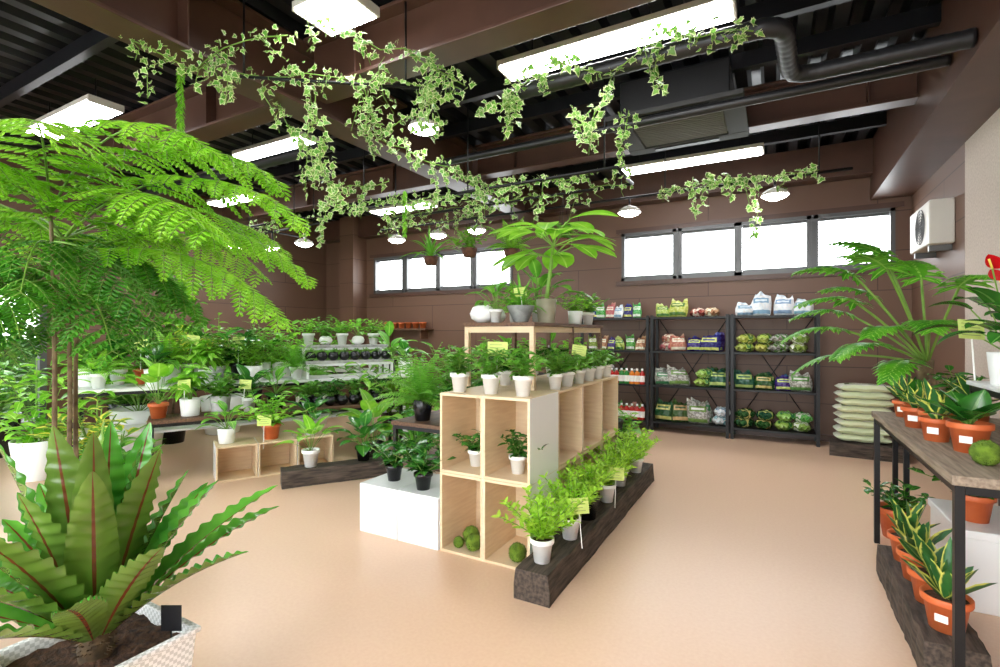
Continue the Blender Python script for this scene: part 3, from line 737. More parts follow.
for (bay, sh), pal in SHELFSETS.items():
    x0 = (-2.42, -1.45, -.48)[bay] + .12; x1 = (-1.47, -.50, .45)[bay] - .06; x = x0; z = SZ[sh]; cnt = 0
    while x < x1 - .05:
        nm = pal[min(len(pal) - 1, int((x - x0) / (x1 - x0) * len(pal)))] if bay else pal[cnt % len(pal)]
        cnt += 1
        size = r_.choice((0, 1, 3)) if bay else 2
        flat = ((bay, sh) in ((2, 2), (2, 0)) and r_.random() < .75) or (bay and r_.random() < .12)
        if flat:
            o = meshobj('soil_bag', bagm[nm][0], (x + .05, 6.98, z + .055)); o.rotation_euler = (math.radians(90), 0, r_.uniform(-.35, .35)); x += .19
        else:
            o = meshobj('soil_bag', bagm[nm][size], (x + .03, 6.83 + r_.uniform(0, .05), z), r_.uniform(-.4, .4)); o.rotation_euler[0] = -r_.uniform(.05, .3)
            s_ = r_.uniform(.88, 1.08); o.scale = (s_, s_, r_.uniform(.8, 1.15)); x += (.19, .235, .125, .21)[size] * r_.uniform(.9, 1.15)
        meta(o, nm + ' plastic soil bag on the black shelving', 'bag', 'bags on the black shelving')
        if sh < 3 and bay and (flat or r_.random() < .5):
            o2 = o.copy(); link(o2)
            o2.location = (o.location.x + .02, 6.98, z + .165) if flat else (o.location.x + .03, o.location.y + .14, z)
btl = MB(); lathe(btl, [(0, 0), (.03, 0), (.032, .01), (.032, .12), (.028, .14), (.012, .155), (.012, .17)], 16); lathe(btl, [(.014, .165), (.014, .19), (0, .19)], 12, 1); lathe(btl, [(.0325, .03), (.033, .04), (.033, .1), (.0325, .105)], 16, 1)
bms = [(c, btl.build('spray_bottle', [mat(c + '_bottle', q, rough=.25), M['label']])) for c, q in (('red', (190, 40, 34)), ('green', (50, 140, 60)), ('orange', (226, 130, 40)))]
for z, off in ((.617, 0), (.14, 1)):
    for k in range(7):
        c, me = bms[(k // 2 + off) % 3 if z > .5 else 0]
        meta(meshobj('fertilizer_bottle', me, (-1.98 + k * .07, 6.77, z), 0, None, 1.1), 'small %s plastic fertiliser bottle with white cap' % c, 'bottle', 'fertiliser bottles')
sm = bagmat('sack_white', (236, 236, 224), (220, 228, 190), (84, 140, 56), .1, .015)
sks = [pillow(.54, .4, .09, sm, 90, .25), pillow(.54, .4, .09, sm, 91, .25)]
for k in range(8):
    o = meshobj('soil_sack', sks[k % 2], (.83 + r_.uniform(-.02, .02), 6.72, .187 + k * .076)); o.rotation_euler = (math.radians(90), 0, r_.uniform(-.05, .05)); o.scale = (1, .9, .8)
    meta(o, 'white and green printed soil sack lying in the stack', 'sack', 'stacked white soil sacks')

# ---------------------------------------------------------------- pots and plants
def potmesh(rb, rt, h, m, rim=True, seg=28):
    b = MB()
    if rim: pr = [(0, 0), (rb, 0), (rb + (rt - rb) * .8, h * .8), (rt * 1.07, h * .8), (rt * 1.09, h * .83), (rt * 1.09, h * .985), (rt * 1.07, h), (rt * .98, h), (rt * .95, h * .84)]
    else: pr = [(0, 0), (rb * .95, 0), (rb, h * .02), ((rb + rt) / 2 * 1.01, h * .5), (rt, h * .99), (rt * .98, h), (rt * .93, h * .99), (rt * .9, h * .86)]
    lathe(b, pr, seg); me = b.build('pot', [M[m]]); s = MB(); lathe(s, [(0, h * .9), (rt * .4, h * .905), (rt * .94, h * .87)], seg)
    return me, s.build('soil', [M['soil']]), h, rt
POT = {
    'white': potmesh(.036, .052, .11, 'whitepot'), 'whitecyl': potmesh(.06, .072, .13, 'whitepot', False), 'black': potmesh(.05, .07, .13, 'blackpot'),
    'terra': potmesh(.045, .062, .11, 'terra'), 'grey': potmesh(.05, .1, .12, 'greypot', False), 'taupe': potmesh(.055, .068, .16, 'taupe', False),
    'blue': potmesh(.06, .075, .12, 'blue', False), 'bigblack': potmesh(.075, .11, .22, 'blackpot', False), 'brown': potmesh(.06, .085, .09, 'brownpot', False),
    'bigterra': potmesh(.09, .13, .24, 'terra'), 'stonegrey': potmesh(.06, .075, .14, 'stone', False), 'bigwhite': potmesh(.09, .12, .22, 'whitepot', False)}
def ballpot(m, k=1):
    b = MB(); lathe(b, [(0, 0), (.02 * k, 0), (.045 * k, .02), (.052 * k, .045), (.04 * k, .075), (.022 * k, .085), (.018 * k, .083), (.016 * k, .07)], 24)
    s = MB(); lathe(s, [(0, .074), (.018 * k, .072)], 16); return (b.build('pot', [M[m]]), s.build('soil', [M['soil']]), .085, .05)
POT['ball'] = ballpot('blackpot'); POT['whiteball'] = ballpot('whitepot', 1.2)
POTDESC = {'white': 'white plastic pot', 'whitecyl': 'white ceramic pot', 'black': 'black pot', 'terra': 'terracotta pot', 'grey': 'grey ceramic bowl', 'taupe': 'taupe ceramic pot', 'blue': 'blue glazed pot', 'bigblack': 'tall black pot', 'ball': 'round black vase', 'whiteball': 'round white pot', 'brown': 'brown basket', 'bigterra': 'large terracotta pot', 'stonegrey': 'grey stone pot', 'bigwhite': 'large white pot'}
def fm(mb, leafk, extra=()): return mb.build('foliage', [L_[leafk], M['stem']] + list(extra))
FOL = {
    'bushA': [fm(f_bush(i, .14, .17, 16, 7, .075, .036), 'mid') for i in range(3)],
    'bushD': [fm(f_bush(i + 10, .16, .22, 14, 7, .09, .046), 'dark') for i in range(2)],
    'bushL': [fm(f_bush(i + 20, .14, .2, 18, 9, .055, .03), 'bright') for i in range(2)],
    'bushV': [fm(f_bush(i + 25, .14, .2, 14, 7, .06, .035), 'varieg') for i in range(1)],
    'small': [fm(f_bush(i + 30, .07, .09, 10, 5, .045, .026), 'mid') for i in range(2)],
    'sprig': [fm(f_sprig(i + 40), 'lime') for i in range(3)],
    'arch': [fm(f_arch(i + 50), 'mid') for i in range(2)],
    'tallbush': [fm(f_bush(55, .2, .5, 14, 14, .11, .04, 'oval', .8), 'bright'), fm(f_bush(56, .2, .5, 12, 13, .13, .06, 'oval', .9), 'mid')],
    'broad': [fm(f_broad(i + 60), 'mid') for i in range(2)] + [fm(f_broad(63, 16, .17, .06, .18), 'bright')],
    'broadD': [fm(f_broad(i + 65, 14, .17, .1, .14, droop=.8), 'dark') for i in range(2)],
    'bigl': [fm(f_broad(68, 11, .24, .15, .26, 35, 85, .9, 'heart', 8), 'bright'), fm(f_broad(69, 12, .26, .11, .24, 35, 85, 1.0, 'oval', 8), 'mid')],
    'sans': [fm(f_sans(i + 70), 'sans') for i in range(3)],
    'fern': [fm(f_fern(i + 80), 'bright') for i in range(2)],
    'bigbush': [fm(f_bush(90, .3, .42, 22, 11, .1, .035, 'lance'), 'mid'), fm(f_fern(91, 30, .5, .09, 18, 20, 85, 1.2, .02), 'mid')],
    'fatleaf': [fm(f_broad(i + 95, 10, .14, .1, .05, 30, 80, .25, 'heart'), 'dark') for i in range(2)],
    'fatvar': [fm(f_broad(i + 97, 11, .14, .065, .05, 35, 85, .2, 'lance'), 'sans') for i in range(2)],
    'anth': [f_broad(99, 14, .17, .11, .2, 40, 85, flowers=3, prof='heart').build('foliage', [L_['dark'], M['stem'], M['red'], M['yellow']])],
    'whorl': [fm(f_whorl(100, [(0, 1.5, .28), (1.2, 1.2, .24), (3.4, 1.25, .2)]), 'bright')],
}
FDESC = {'bushA': 'Leafy green plant', 'bushD': 'Glossy dark-green plant', 'bushL': 'Bright small-leaved bush', 'bushV': 'Yellow variegated bush', 'small': 'Tiny green seedling', 'sprig': 'Lime-green feathery plant', 'arch': 'Grassy arching plant', 'tallbush': 'Tall leafy plant', 'broad': 'Broad-leaved arching plant', 'broadD': 'Broad dark-leaved plant', 'bigl': 'Large broad-leaved plant', 'sans': 'Yellow-edged snake plant', 'fern': 'Feathery green fern', 'bigbush': 'Large bushy houseplant', 'fatleaf': 'Round glossy-leaved plant', 'fatvar': 'Yellow-edged upright plant', 'anth': 'Red-flowering anthurium', 'whorl': 'Green umbrella plant'}
FNAME = {'sprig': 'potted_shrub', 'fern': 'potted_fern', 'sans': 'potted_snake_plant', 'anth': 'potted_anthurium', 'fatvar': 'potted_snake_plant'}
tagm = MB(); box(tagm, -.05, .05, -.001, .001, .0, .075)
for q in range(4): box(tagm, -.038, .034 - .012 * (q % 2), -.0016, -.001, .014 + q * .015, .016 + q * .015, 2)
box(tagm, -.002, .002, -.002, .002, -.16, 0, 1)
TAG = tagm.build('price_card', [M['tag'], M['label'], M['ink']], False)
lb = MB(); box(lb, -.02, .02, -.001, .001, 0, .028); LAB = lb.build('price_label', [M['label']], False)
pr = random.Random(11)
def plant(fk, pk, x, y, z, fs=1, ps=1, where='', tag=None, lab=False, rz=None):
    rz = pr.uniform(0, 6.28) if rz is None else rz
    r = root(FNAME.get(fk, 'potted_plant'), '%s in %s%s' % (FDESC[fk], POTDESC[pk], where), 'potted plant', (x, y, z), 0, 'potted plants' + where)
    pm, sm_, h, rt = POT[pk]
    meshobj('pot', pm, (0, 0, 0), rz, r, ps); meshobj('soil', sm_, (0, 0, 0), rz, r, ps)
    meshobj('foliage', pr.choice(FOL[fk]), (0, 0, h * .86 * ps), rz, r, fs * pr.uniform(.93, 1.07))
    if tag:
        o = meshobj('price_card', TAG, (tag[0], tag[1], h * ps + tag[2]), .5, r, tag[3] if len(tag) > 3 else 1); o.rotation_euler[0] = -.15; o.rotation_euler[1] = pr.uniform(-.15, .15)
        o['label'] = 'yellow-green price card on a stick'
    if lab:
        a = math.radians(-115); rr = rt * ps * .93
        meshobj('price_label', LAB, (rr * math.cos(a), rr * math.sin(a), h * ps * .35), a + math.pi / 2, r, 1)
    return r

W1 = ' on birch crates'
for q, x in enumerate((-1.68, -1.46, -1.25)): plant('bushA', 'white', x, 2.53, .946, .95, 1.05, W1, tag=(.02, .04, .1, 1.2) if q == 1 else None)
for i, y in enumerate((2.93, 3.14, 3.36, 3.58, 3.8, 4.02)): plant('bushA', 'white', -1.22, y, .946, .85, .9, ' beside the wooden frame', tag=(.02, -.06, .1, 1) if i == 2 else None)
for i, (x, y) in enumerate(((-1.62, 3.0), (-1.45, 3.05), (-1.6, 3.3), (-1.45, 3.45), (-1.6, 3.75), (-1.45, 3.9))): plant('bushA' if i % 2 else 'bushD', 'white', x, y, .946, .75, .9, ' under the frame shelf')
plant('bushD', 'white', -1.607, 2.6, .489, .62, .9, ' inside a birch crate'); plant('bushD', 'white', -1.309, 2.58, .489, .72, .95, ' inside a birch crate')
plant('bushD', 'black', -2.24, 2.58, .316, .95, .8, ' on white display box'); plant('bushD', 'black', -1.95, 2.52, .316, 1.0, .8, ' on white display box')
def mossball(x, y, z, R):
    m = MB(); r = random.Random(int(x * 1000)); n1, n2 = 14, 20; g = []
    for i in range(n1 + 1):
        th = math.pi * i / n1; row = []
        for j in range(n2):
            q = R * (1 + r.uniform(-.06, .06)); row.append(m.add((q * math.sin(th) * math.cos(6.283 * j / n2), q * math.sin(th) * math.sin(6.283 * j / n2), R + q * math.cos(th))))
        g.append(row)
    for i in range(n1):
        for j in range(n2): m.face((g[i][j], g[i + 1][j], g[i + 1][(j + 1) % n2], g[i][(j + 1) % n2]))
    for k in range(500):
        d = V([r.gauss(0, 1) for _ in range(3)]).normalized(); s = d.cross(V((.3, .2, 1))).normalized(); leaflet(m, V((0, 0, R)) + d * R * .95, (d + s * r.uniform(-.6, .6)).normalized(), s, R * .2, R * .07)
    meta(meshobj('moss_ball', m.build('moss_ball', [M['moss']]), (x, y, z)), 'fuzzy green moss ball', 'moss ball', 'green moss balls')
mossball(-1.63, 2.58, .017, .05); mossball(-1.56, 2.5, .017, .048); mossball(-1.66, 2.49, .017, .032); mossball(-1.27, 2.5, .017, .05)
for i, (y, pk, fs) in enumerate(((2.3, 'white', 1.1), (2.64, 'white', 1.0), (2.98, 'black', 1.1), (3.34, 'white', 1.05), (3.74, 'white', 1.15), (4.16, 'white', 1.15))):
    plant('sprig', pk, -1.03 + .02 * (i % 2), y, .15, fs, 1.1, ' on the floor sleeper', tag=(.09, -.1, .06, 1.1) if i in (1, 3) else None)
ZT = 1.372; WF = ' on the frame shelf'
plant('small', 'whiteball', -1.74, 3.08, ZT, .5, 1.2, WF); plant('small', 'whiteball', -1.74, 2.9, ZT, .5, 1.4, WF); plant('broad', 'white', -1.62, 2.87, ZT, .8, .8, WF)
plant('arch', 'grey', -1.49, 2.98, ZT, .7, .95, WF, tag=(.02, -.04, .06, .8)); plant('bushL', 'whitecyl', -1.38, 3.72, ZT, .9, .8, WF); plant('bushA', 'white', -1.37, 4.0, ZT, .9, .95, WF)
plant('broad', 'white', -1.65, 3.6, ZT, 1.6, 1, WF); plant('fern', 'whitecyl', -1.7, 3.32, ZT, .8, .7, WF)
bl = MB(); r9 = random.Random(5)
P, D = path((0, 0, 0), (.12, .05, 1), .42, .05, 6); tube(bl, P, [.015, .014, .013, .012, .011, .01, .01], 8, 1)
for i in range(24):
    a_ = i * 2.4; e = math.radians(50 - 48 * i / 24); PP, DD = path(P[6 - (i % 3)], az(a_, e), .14, .15, 3); tube(bl, PP, .004, 5, 1, False)
    leaf(bl, PP[-1], (DD[-1] + az(a_) * .8).normalized(), .29 * r9.uniform(.85, 1.15), .115, 'obov', .75, .04, 8, 0)
FOL['bigleaf'] = [bl.build('foliage', [L_['bright'], M['stem']])]; FDESC['bigleaf'] = 'Small broad-leaved tree'
plant('bigleaf', 'taupe', -1.4, 3.2, ZT, 1.22, 1.05, WF, rz=.4)
W6 = ' on the plank bench'
plant('bigbush', 'bigblack', -2.42, 3.12, .62, 1.0, .75, W6); plant('bigbush', 'blue', -2.12, 3.3, .62, 1.0, .9, W6); plant('bushD', 'black', -1.98, 3.08, .62, 1.1, .9, W6)
plant('bigbush', 'black', -2.4, 3.5, .62, 1.1, .9, W6); plant('tallbush', 'black', -2.05, 3.58, .62, .9, .9, W6); plant('arch', 'black', -2.5, 3.1, .3, .6, .8, ' on lower bench shelf')
plant('bushA', 'black', -2.2, 3.1, .3, .8, .8, ' on lower bench shelf')
W7 = ' behind the crates'
plant('broad', 'whitecyl', -1.5, 4.75, 0, 2.0, 1.2, W7); plant('bushL', 'bigblack', -1.3, 4.75, 0, 1.4, 1.4, W7); plant('broad', 'bigblack', -1.75, 4.6, 0, 2.2, 2.0, W7); plant('arch', 'bigblack', -1.45, 4.4, .0, 1.3, 2.4, W7)

# --- left display
W2 = ' on long plant table'
keys = ['bushA', 'tallbush', 'bigl', 'fern', 'bushL', 'broadD', 'bushD', 'whorl', 'bushV', 'tallbush', 'broad', 'bigbush']
pots = ['whitecyl', 'white', 'terra', 'whitecyl', 'stonegrey', 'white', 'black', 'whitecyl']
FSK = {'tallbush': .85, 'whorl': 1.2, 'bigbush': .8, 'broad': 1.4, 'broadD': 1.3, 'fern': 1.2, 'bushA': 1.5, 'bushL': 1.5, 'bushD': 1.5, 'bushV': 1.5, 'bigl': 1.05}
i = 0; t = -1.0
while t < 2.25:
    k1 = keys[(i * 5) % 12]; k2 = keys[(i * 7 + 3) % 12]
    if not (.9 <= t <= 2.02):
        plant(k1, pots[i % 8], *LP(t, 1.38, .78), FSK[k1] * 1.3, 1.45, W2, tag=(.1, -.08, .2, 1.3) if i in (2, 4, 6) else None)
        if i % 2 == 0: plant(k2, pots[(i * 3 + 1) % 8], *LP(t + .1, 1.06, .78), FSK[k2] * .85, 1.3, W2)
    t += .22; i += 1
for k in range(8): plant('small', 'ball', *LP(1.02 + k * .13, 1.08, .98), .6, 1.25, ' on the riser shelf')
for k in range(5): plant('tallbush' if k == 1 else 'broad' if k % 2 else 'bushL', 'whiteball' if k % 2 else 'white', *LP(1.05 + k * .2, 1.32, 1.16), .55 if k == 1 else 1.0, 1.3, ' on the tall riser')
for k in range(8): plant('small', 'ball', *LP(.85 + k * .13, .55, .52), .6, 1.25, ' on the dark bench')
for k in range(4): plant('bushD' if k % 2 else 'bushA', 'black', *LP(.95 + k * .24, .72, .52), .9, .9, ' on the dark bench')
t = -.42; i = 0
while t < .8:
    k1 = keys[(i * 5 + 2) % 12]; plant(k1, pots[(i * 5 + 2) % 8], *LP(t, .62, .52), FSK[k1] * .95, 1.25, ' on dark wooden bench', tag=(.08, -.1, .1, 1.2) if i in (1, 3) else None); t += .25; i += 1
plant('broad', 'whitecyl', *LP(.1, .17, .31), 1.1, 1.05, ' on a low crate'); plant('bushL', 'terra', *LP(.47, .16, .31), 1.6, 1.3, ' on a low crate', tag=(.06, -.12, .0, 1.3)); plant('broadD', 'stonegrey', *LP(.83, .16, .31), 1.2, 1, ' on a low crate')
W8 = ' on the floor'
plant('bigl', 'white', -3.55, 3.0, .14, .8, 1.35, W8); plant('broadD', 'black', -3.3, 3.38, .14, 1.3, 1, W8); plant('bigl', 'black', -3.62, 3.85, 0, 1.25, 1.4, W8); plant('bushD', 'bigblack', -3.2, 4.1, 0, 1.5, 1, W8)
plant('broadD', 'bigblack', -2.95, 3.75, 0, 1.5, 1.1, W8); plant('tallbush', 'bigblack', -3.0, 4.6, 0, 1.3, 1.4, W8); plant('tallbush', 'bigwhite', -3.75, 4.6, 0, 1.5, 1.4, W8)
for fk, pk, x, y, fs, ps in (('tallbush', 'bigwhite', -5.75, 4.9, 2.2, 2), ('whorl', 'bigblack', -4.9, 5.6, 2.4, 2), ('bigl', 'bigwhite', -6.35, 3.95, 2.3, 2.2), ('tallbush', 'bigblack', -7.1, 3.2, 2.2, 2), ('bigbush', 'bigblack', -7.2, 2.0, 1.6, 2), ('whorl', 'bigblack', -7.1, 4.8, 2.4, 2), ('bigl', 'bigwhite', -6.1, 2.85, 1.7, 2.2), ('bushL', 'bigblack', -6.5, 1.2, 2.6, 2), ('tallbush', 'bigwhite', -5.8, 1.9, 1.5, 1.6), ('bushV', 'bigblack', -5.0, 2.0, 2.2, 1.3), ('bushA', 'bigblack', -4.3, 1.85, 1.9, 1.1)):
    plant(fk, pk, x, y, 0, fs, ps, W8)
for k in range(6): plant('bushA' if k % 2 else 'broad', 'white', -7.2 + k * .28, 5.85 + k * .056, .7, 1.4, 1.2, ' on rear white table')
for k in range(5): plant('broad' if k % 2 else 'bushL', 'black', -3.4 + k * .3, 5.85, .85, 1.4, 1, ' on rear dark table')
et = POT['terra'][0]
for k in range(6): meta(meshobj('empty_flower_pot', et, (-6.25 + k * .16, YB - .12, 1.39)), 'small empty terracotta flower pot on the wall shelf', 'flower pot', 'small terracotta pots')

# --- right table plants
W4 = ' on grey plank table'
for fk, x, y, fs, ps in (('fatleaf', .70, 2.72, 1.1, 1.1), ('sans', .64, 2.93, .9, .95), ('fatvar', .68, 3.12, .95, 1.0), ('sans', .64, 3.3, .85, .95), ('fatleaf', .68, 3.48, .9, .9), ('sans', .66, 3.68, .9, .85),
                        ('fatvar', .9, 3.42, 1.1, 1), ('bushD', .9, 3.66, .9, 1), ('fatleaf', .98, 2.5, 1.0, 1)):
    plant(fk, 'terra', x, y, .815, fs, ps, W4, lab=True)
W9 = ' on the white riser'
plant('anth', 'whitecyl', .93, 2.82, 1.065, 1.0, 1.0, W9, rz=2.6); plant('anth', 'whitecyl', .94, 3.1, 1.065, 1.2, 1.15, W9, tag=(-.14, -.02, .06, 1.2), rz=1.2)
mossball(.68, 2.47, .815, .045)
W5 = ' on the sleeper'
for y, fs in ((2.54, 1.1), (2.76, 1.0), (2.98, 1.1), (3.2, 1.15)): plant('sans' if fs > 1 else 'fatvar', 'terra', .585, y, .15, fs, 1.2, W5, lab=True)
plant('bushD', 'terra', .86, 3.28, .38, .8, 1.2, ' on the white box'); plant('fatleaf', 'blue', 1.06, 3.25, .38, .7, .9, ' on the white box')
plant('bushD', 'bigterra', .68, 4.0, 0, .9, .8, W8)

def lobed(mb, o, d, L, r):
    n = 9; P, D = path(o, d, L, .9, n); hor = V((d[0], d[1], 0)).normalized(); sd = V((-hor.y, hor.x, 0))
    leaf(mb, o, d, L * 1.0, L * .34, 'lance', .9, .05, 8, 0)
    for k in range(0, n):
        q = L * (.58 - .38 * (k / n) ** 1.2) * (.75 if k == 0 else 1)
        for s in (-1, 1):
            dd = (sd * s + D[k] * (.35 + .08 * k if k > 1 else -.35 + .4 * k)).normalized()
            leaf(mb, P[k], dd + UP * .1, q * r.uniform(.9, 1.1), L * .145, 'strap', .6, .05, 5, 0, side=D[k])
            for z in (-1, 1):
                leaf(mb, P[k] + dd * q * .5, (dd + D[k] * .6 * z).normalized(), q * .38, L * .08, 'strap', .5, .05, 3, 0, side=D[k])
sm2 = MB(); rs = random.Random(4)
tube(sm2, [(0, 0, 0), (.01, 0, .08), (-.01, .01, .17), (0, 0, .26)], [.05, .046, .044, .036], 12, 2)
for (a_, e_, pl, ll) in ((205, 50, .62, .36), (190, 34, .55, .34), (222, 66, .7, .36), (180, 16, .46, .32), (240, 42, .42, .32), (100, 82, .6, .32), (202, 74, .74, .34), (150, 62, .56, .32), (168, 46, .58, .34), (235, 16, .34, .28), (186, 62, .72, .36), (284, 60, .56, .3), (262, 40, .5, .3), (215, 28, .42, .3)):
    a_ = math.radians(a_ + rs.uniform(-6, 6)); P, D = path((0, 0, .23), az(a_, math.radians(e_)), pl * rs.uniform(.95, 1.05), .3, 7)
    tube(sm2, P, .008, 6, 1, False); lobed(sm2, P[-1], (D[-1] + az(a_) * .6).normalized(), ll, rs)
FOL['self'] = [sm2.build('foliage', [L_['self'], M['stem'], M['bark']])]; FDESC['self'] = 'Large lobed-leaf philodendron'; FNAME['self'] = 'potted_philodendron'
plant('self', 'bigterra', .91, 4.38, .62, 1.0, 1.1, ' on a stand', rz=0)

# ---------------------------------------------------------------- foreground fern planter
r = root('potted_birdnest_fern', "Large bird's nest fern in a square white woven planter", 'potted plant', (-1.74, .70, 0))
a = MB()
pts = [(.155, 0), (.185, .38), (.195, .385), (.195, .4), (.175, .4), (.172, .35)]
rings = []
for q, z in pts: rings.append([a.add((sx * q, sy * q, z)) for sx, sy in ((-1, -1), (1, -1), (1, 1), (-1, 1))])
for p, q in zip(rings, rings[1:]):
    for k in range(4): a.face((p[k], p[(k + 1) % 4], q[(k + 1) % 4], q[k]))
a.face(rings[0][::-1]); meshobj('planter', a.build('planter', [M['wicker']], False), parent=r, bevel=.004)
a = MB(); n = 14; g = [[a.add((-.174 + .348 * i / n, -.174 + .348 * j / n, .355 + rnd.uniform(-.006, .012))) for i in range(n + 1)] for j in range(n + 1)]
for j in range(n):
    for i in range(n): a.face((g[j][i], g[j][i + 1], g[j + 1][i + 1], g[j + 1][i]))
meshobj('soil', a.build('soil', [M['soil']]), parent=r)
a = MB(); lathe(a, [(.04, .35), (.045, .4), (.04, .43), (0, .44)], 16)
for k in range(160):
    d = az(rnd.uniform(0, 6.28), rnd.uniform(-.2, .9)); leaflet(a, V((0, 0, .37 + rnd.uniform(0, .06))) + d * .035, d, V((0, 0, 1)), .025, .005)
meshobj('root_crown', a.build('root_crown', [mat('dark_root', (52, 40, 26), (88, 68, 42), rough=.95, scale=30)]), parent=r)
nb = MB(); rn = random.Random(24); NN = 34
for i in range(NN):
    a_ = i * 2.4 + rn.uniform(-.2, .2); e_ = math.radians(88 - 50 * (i / NN) ** .85); ln = .62 * rn.uniform(.8, 1.1) * (1 - .12 * (i / NN))
    leaf(nb, V((0, 0, .40)) + az(a_) * .02, az(a_, e_), ln, .12 * rn.uniform(.9, 1.12), 'nest', .15 + .5 * i / NN, .2, 96, 0, roll=rn.uniform(-.3, .3), wave=.0065 * rn.uniform(.8, 1.2), wn=13 + rn.uniform(-1.5, 2))
meshobj('foliage', nb.build('foliage', [L_['nest'], M['stem']]), parent=r)
a = MB(); box(a, -.028, .028, -.001, .001, .05, .12); box(a, -.002, .002, -.001, .001, 0, .05)
meshobj('plant_sign', a.build('plant_sign', [M['blackpot']], False), (.15, .13, .35), .5, r, 1.1)

# feathery tree
r = root('feathery_fern_tree', 'Slender tree with large bright feathery fronds in black pot', 'potted tree', (-2.75, 1.0, 0))
pm = potmesh(.12, .16, .3, 'blackpot'); meshobj('pot', pm[0], parent=r); meshobj('soil', pm[1], parent=r)
a = MB(); tops = []
for (dx, dy, h, b_) in ((-.05, 0, 1.74, .08), (.05, .03, 1.66, -.05), (0, -.06, 1.84, .05)):
    pts = [(dx + b_ * math.sin(k / 8 * 3), dy, .25 + (h - .25) * k / 8) for k in range(9)]; tops.append(pts[-1]); tube(a, pts, [.012 - .0006 * k for k in range(9)], 8)
meshobj('trunk', a.build('trunk', [M['bark']]), parent=r)
fb = MB(); rf = random.Random(33)
SP = [(22, 46, 1.2, 1.5, 0), (44, 34, 1.1, 1.4, 0), (68, 46, 1.0, 1.5, 0), (4, 38, 1.05, 1.4, 0), (-22, 44, .9, 1.3, 2), (-52, 36, .85, 1.3, 2), (95, 42, 1.0, 1.4, 1), (32, 22, .95, 1.3, 1), (12, 60, 1.0, 1.9, 2), (40, 58, 1.05, 1.8, 2), (180, 40, .9, 1.4, 0), (220, 44, .9, 1.4, 0), (262, 46, .85, 1.4, 2), (310, 46, .85, 1.4, 0), (130, 46, .9, 1.4, 1)]
for a_, e_, ln, dr, ti in SP:
    bipinnate(fb, V(tops[ti]) - V((0, 0, .02)), az(math.radians(a_), math.radians(e_)), ln, dr, rf)
for k in range(13):
    bipinnate(fb, V(tops[k % 3]) - V((0, 0, .05 + .15 * rf.random())), az(k * 2.4 + 1, rf.uniform(.0, .4)), rf.uniform(.5, .7), 1.5, rf, pl=.2, npn=9, mi=2)
meshobj('foliage', fb.build('foliage', [L_['frond'], M['stem'], L_['frondd']]), parent=r)

def tree(name, label, loc, h, crown, leafk, seed, L, W, R, n=60, potk=('blackpot', .12, .16, .3), nl=11, droop=1.2):
    r = root(name, label, 'potted tree', loc); pm = potmesh(potk[1], potk[2], potk[3], potk[0]); meshobj('pot', pm[0], parent=r); meshobj('soil', pm[1], parent=r)
    q = random.Random(seed); a = MB(); tube(a, [(0, 0, .25), (.03, .02, h * .4), (-.02, 0, h * .7), (0, 0, h)], [.016, .015, .013, .011], 8)
    f = MB()
    for i in range(n):
        z = h * (crown + (1 - crown) * q.random()); a_ = i * 2.4; P, D = path((0, 0, z), az(a_, q.uniform(.1, 1.1)), R * q.uniform(.5, 1.1), droop, 8)
        tube(a, P, [.005 * (1 - .09 * k) for k in range(9)], 4, 0, False)
        for k in range(2, 9):
            for s in range(nl // 7 + 1):
                leaf(f, P[k] + V((q.uniform(-.02, .02), q.uniform(-.02, .02), 0)), az(q.uniform(0, 6.28), q.uniform(-.8, .4)), L * q.uniform(.7, 1.2), W, 'oval', .7, .1, 3, 0, q.uniform(-.5, .5))
    meshobj('trunk', a.build('trunk', [M['bark']]), parent=r); meshobj('foliage', f.build('foliage', [L_[leafk], M['stem']]), parent=r)
tree('weeping_fig_tree', 'Weeping fig tree with dense small leaves in black pot', (-3.45, .7, 0), 1.85, .66, 'mid', 41, .085, .035, .45, 100)
tree('umbrella_tree', 'Variegated umbrella tree with yellow-edged leaves in black pot', (-2.68, .34, 0), 1.3, .72, 'varieg', 43, .12, .055, .28, 40)
tree('weeping_fig_tree', 'Slender bright leafy tree near the glazed shop front', (-4.7, 1.0, 0), 1.85, .6, 'bright', 45, .09, .04, .45, 80)
tree('weeping_fig_tree', 'Slim leafy tree with thin trunk behind the plant table', (-6.3, 3.3, 0), 1.95, .6, 'mid', 46, .1, .045, .45, 70)

# ---------------------------------------------------------------- ivy
def ivy(seed, pts, label='Variegated ivy garland trailing from a black ceiling rail', **k):
    r = root('ivy_garland', label, 'ivy', (0, 0, 0), 0, 'variegated ivy garlands')
    meshobj('foliage', f_ivy(seed, pts, **k).build('ivy_foliage', [L_['ivy'], M['stem']]), parent=r)
ivy(1, [(-1.85, 3.0, 2.85), (-1.5, 2.95, 2.94), (-1.2, 2.95, 3.0), (-.9, 2.95, 2.9), (-.5, 2.94, 3.0), (-.1, 2.95, 2.9)], 'Variegated ivy garland wound along the black duct', strand=.16)
ivy(2, [(-1.1, 5.33, 2.76), (-.5, 5.3, 2.8), (.35, 5.33, 2.78)], strand=.3, S=.062)
ivy(3, [(-3.0, 1.85, 2.95), (-2.5, 2.22, 2.92), (-1.8, 2.73, 2.9)], strand=.32, S=.046)
ivy(4, [(-2.8, 2.45, 2.98), (-2.85, 2.5, 2.6), (-2.75, 2.55, 2.2)], strand=.15)
ivy(5, [(-3.85, 3.3, 2.5), (-3.4, 3.7, 2.6), (-2.6, 3.92, 2.63), (-1.3, 3.92, 2.63)], strand=.3)
ivy(6, [(-2.9, 2.9, 2.95), (-2.6, 3.3, 2.75), (-2.3, 3.9, 2.65)], strand=.35)
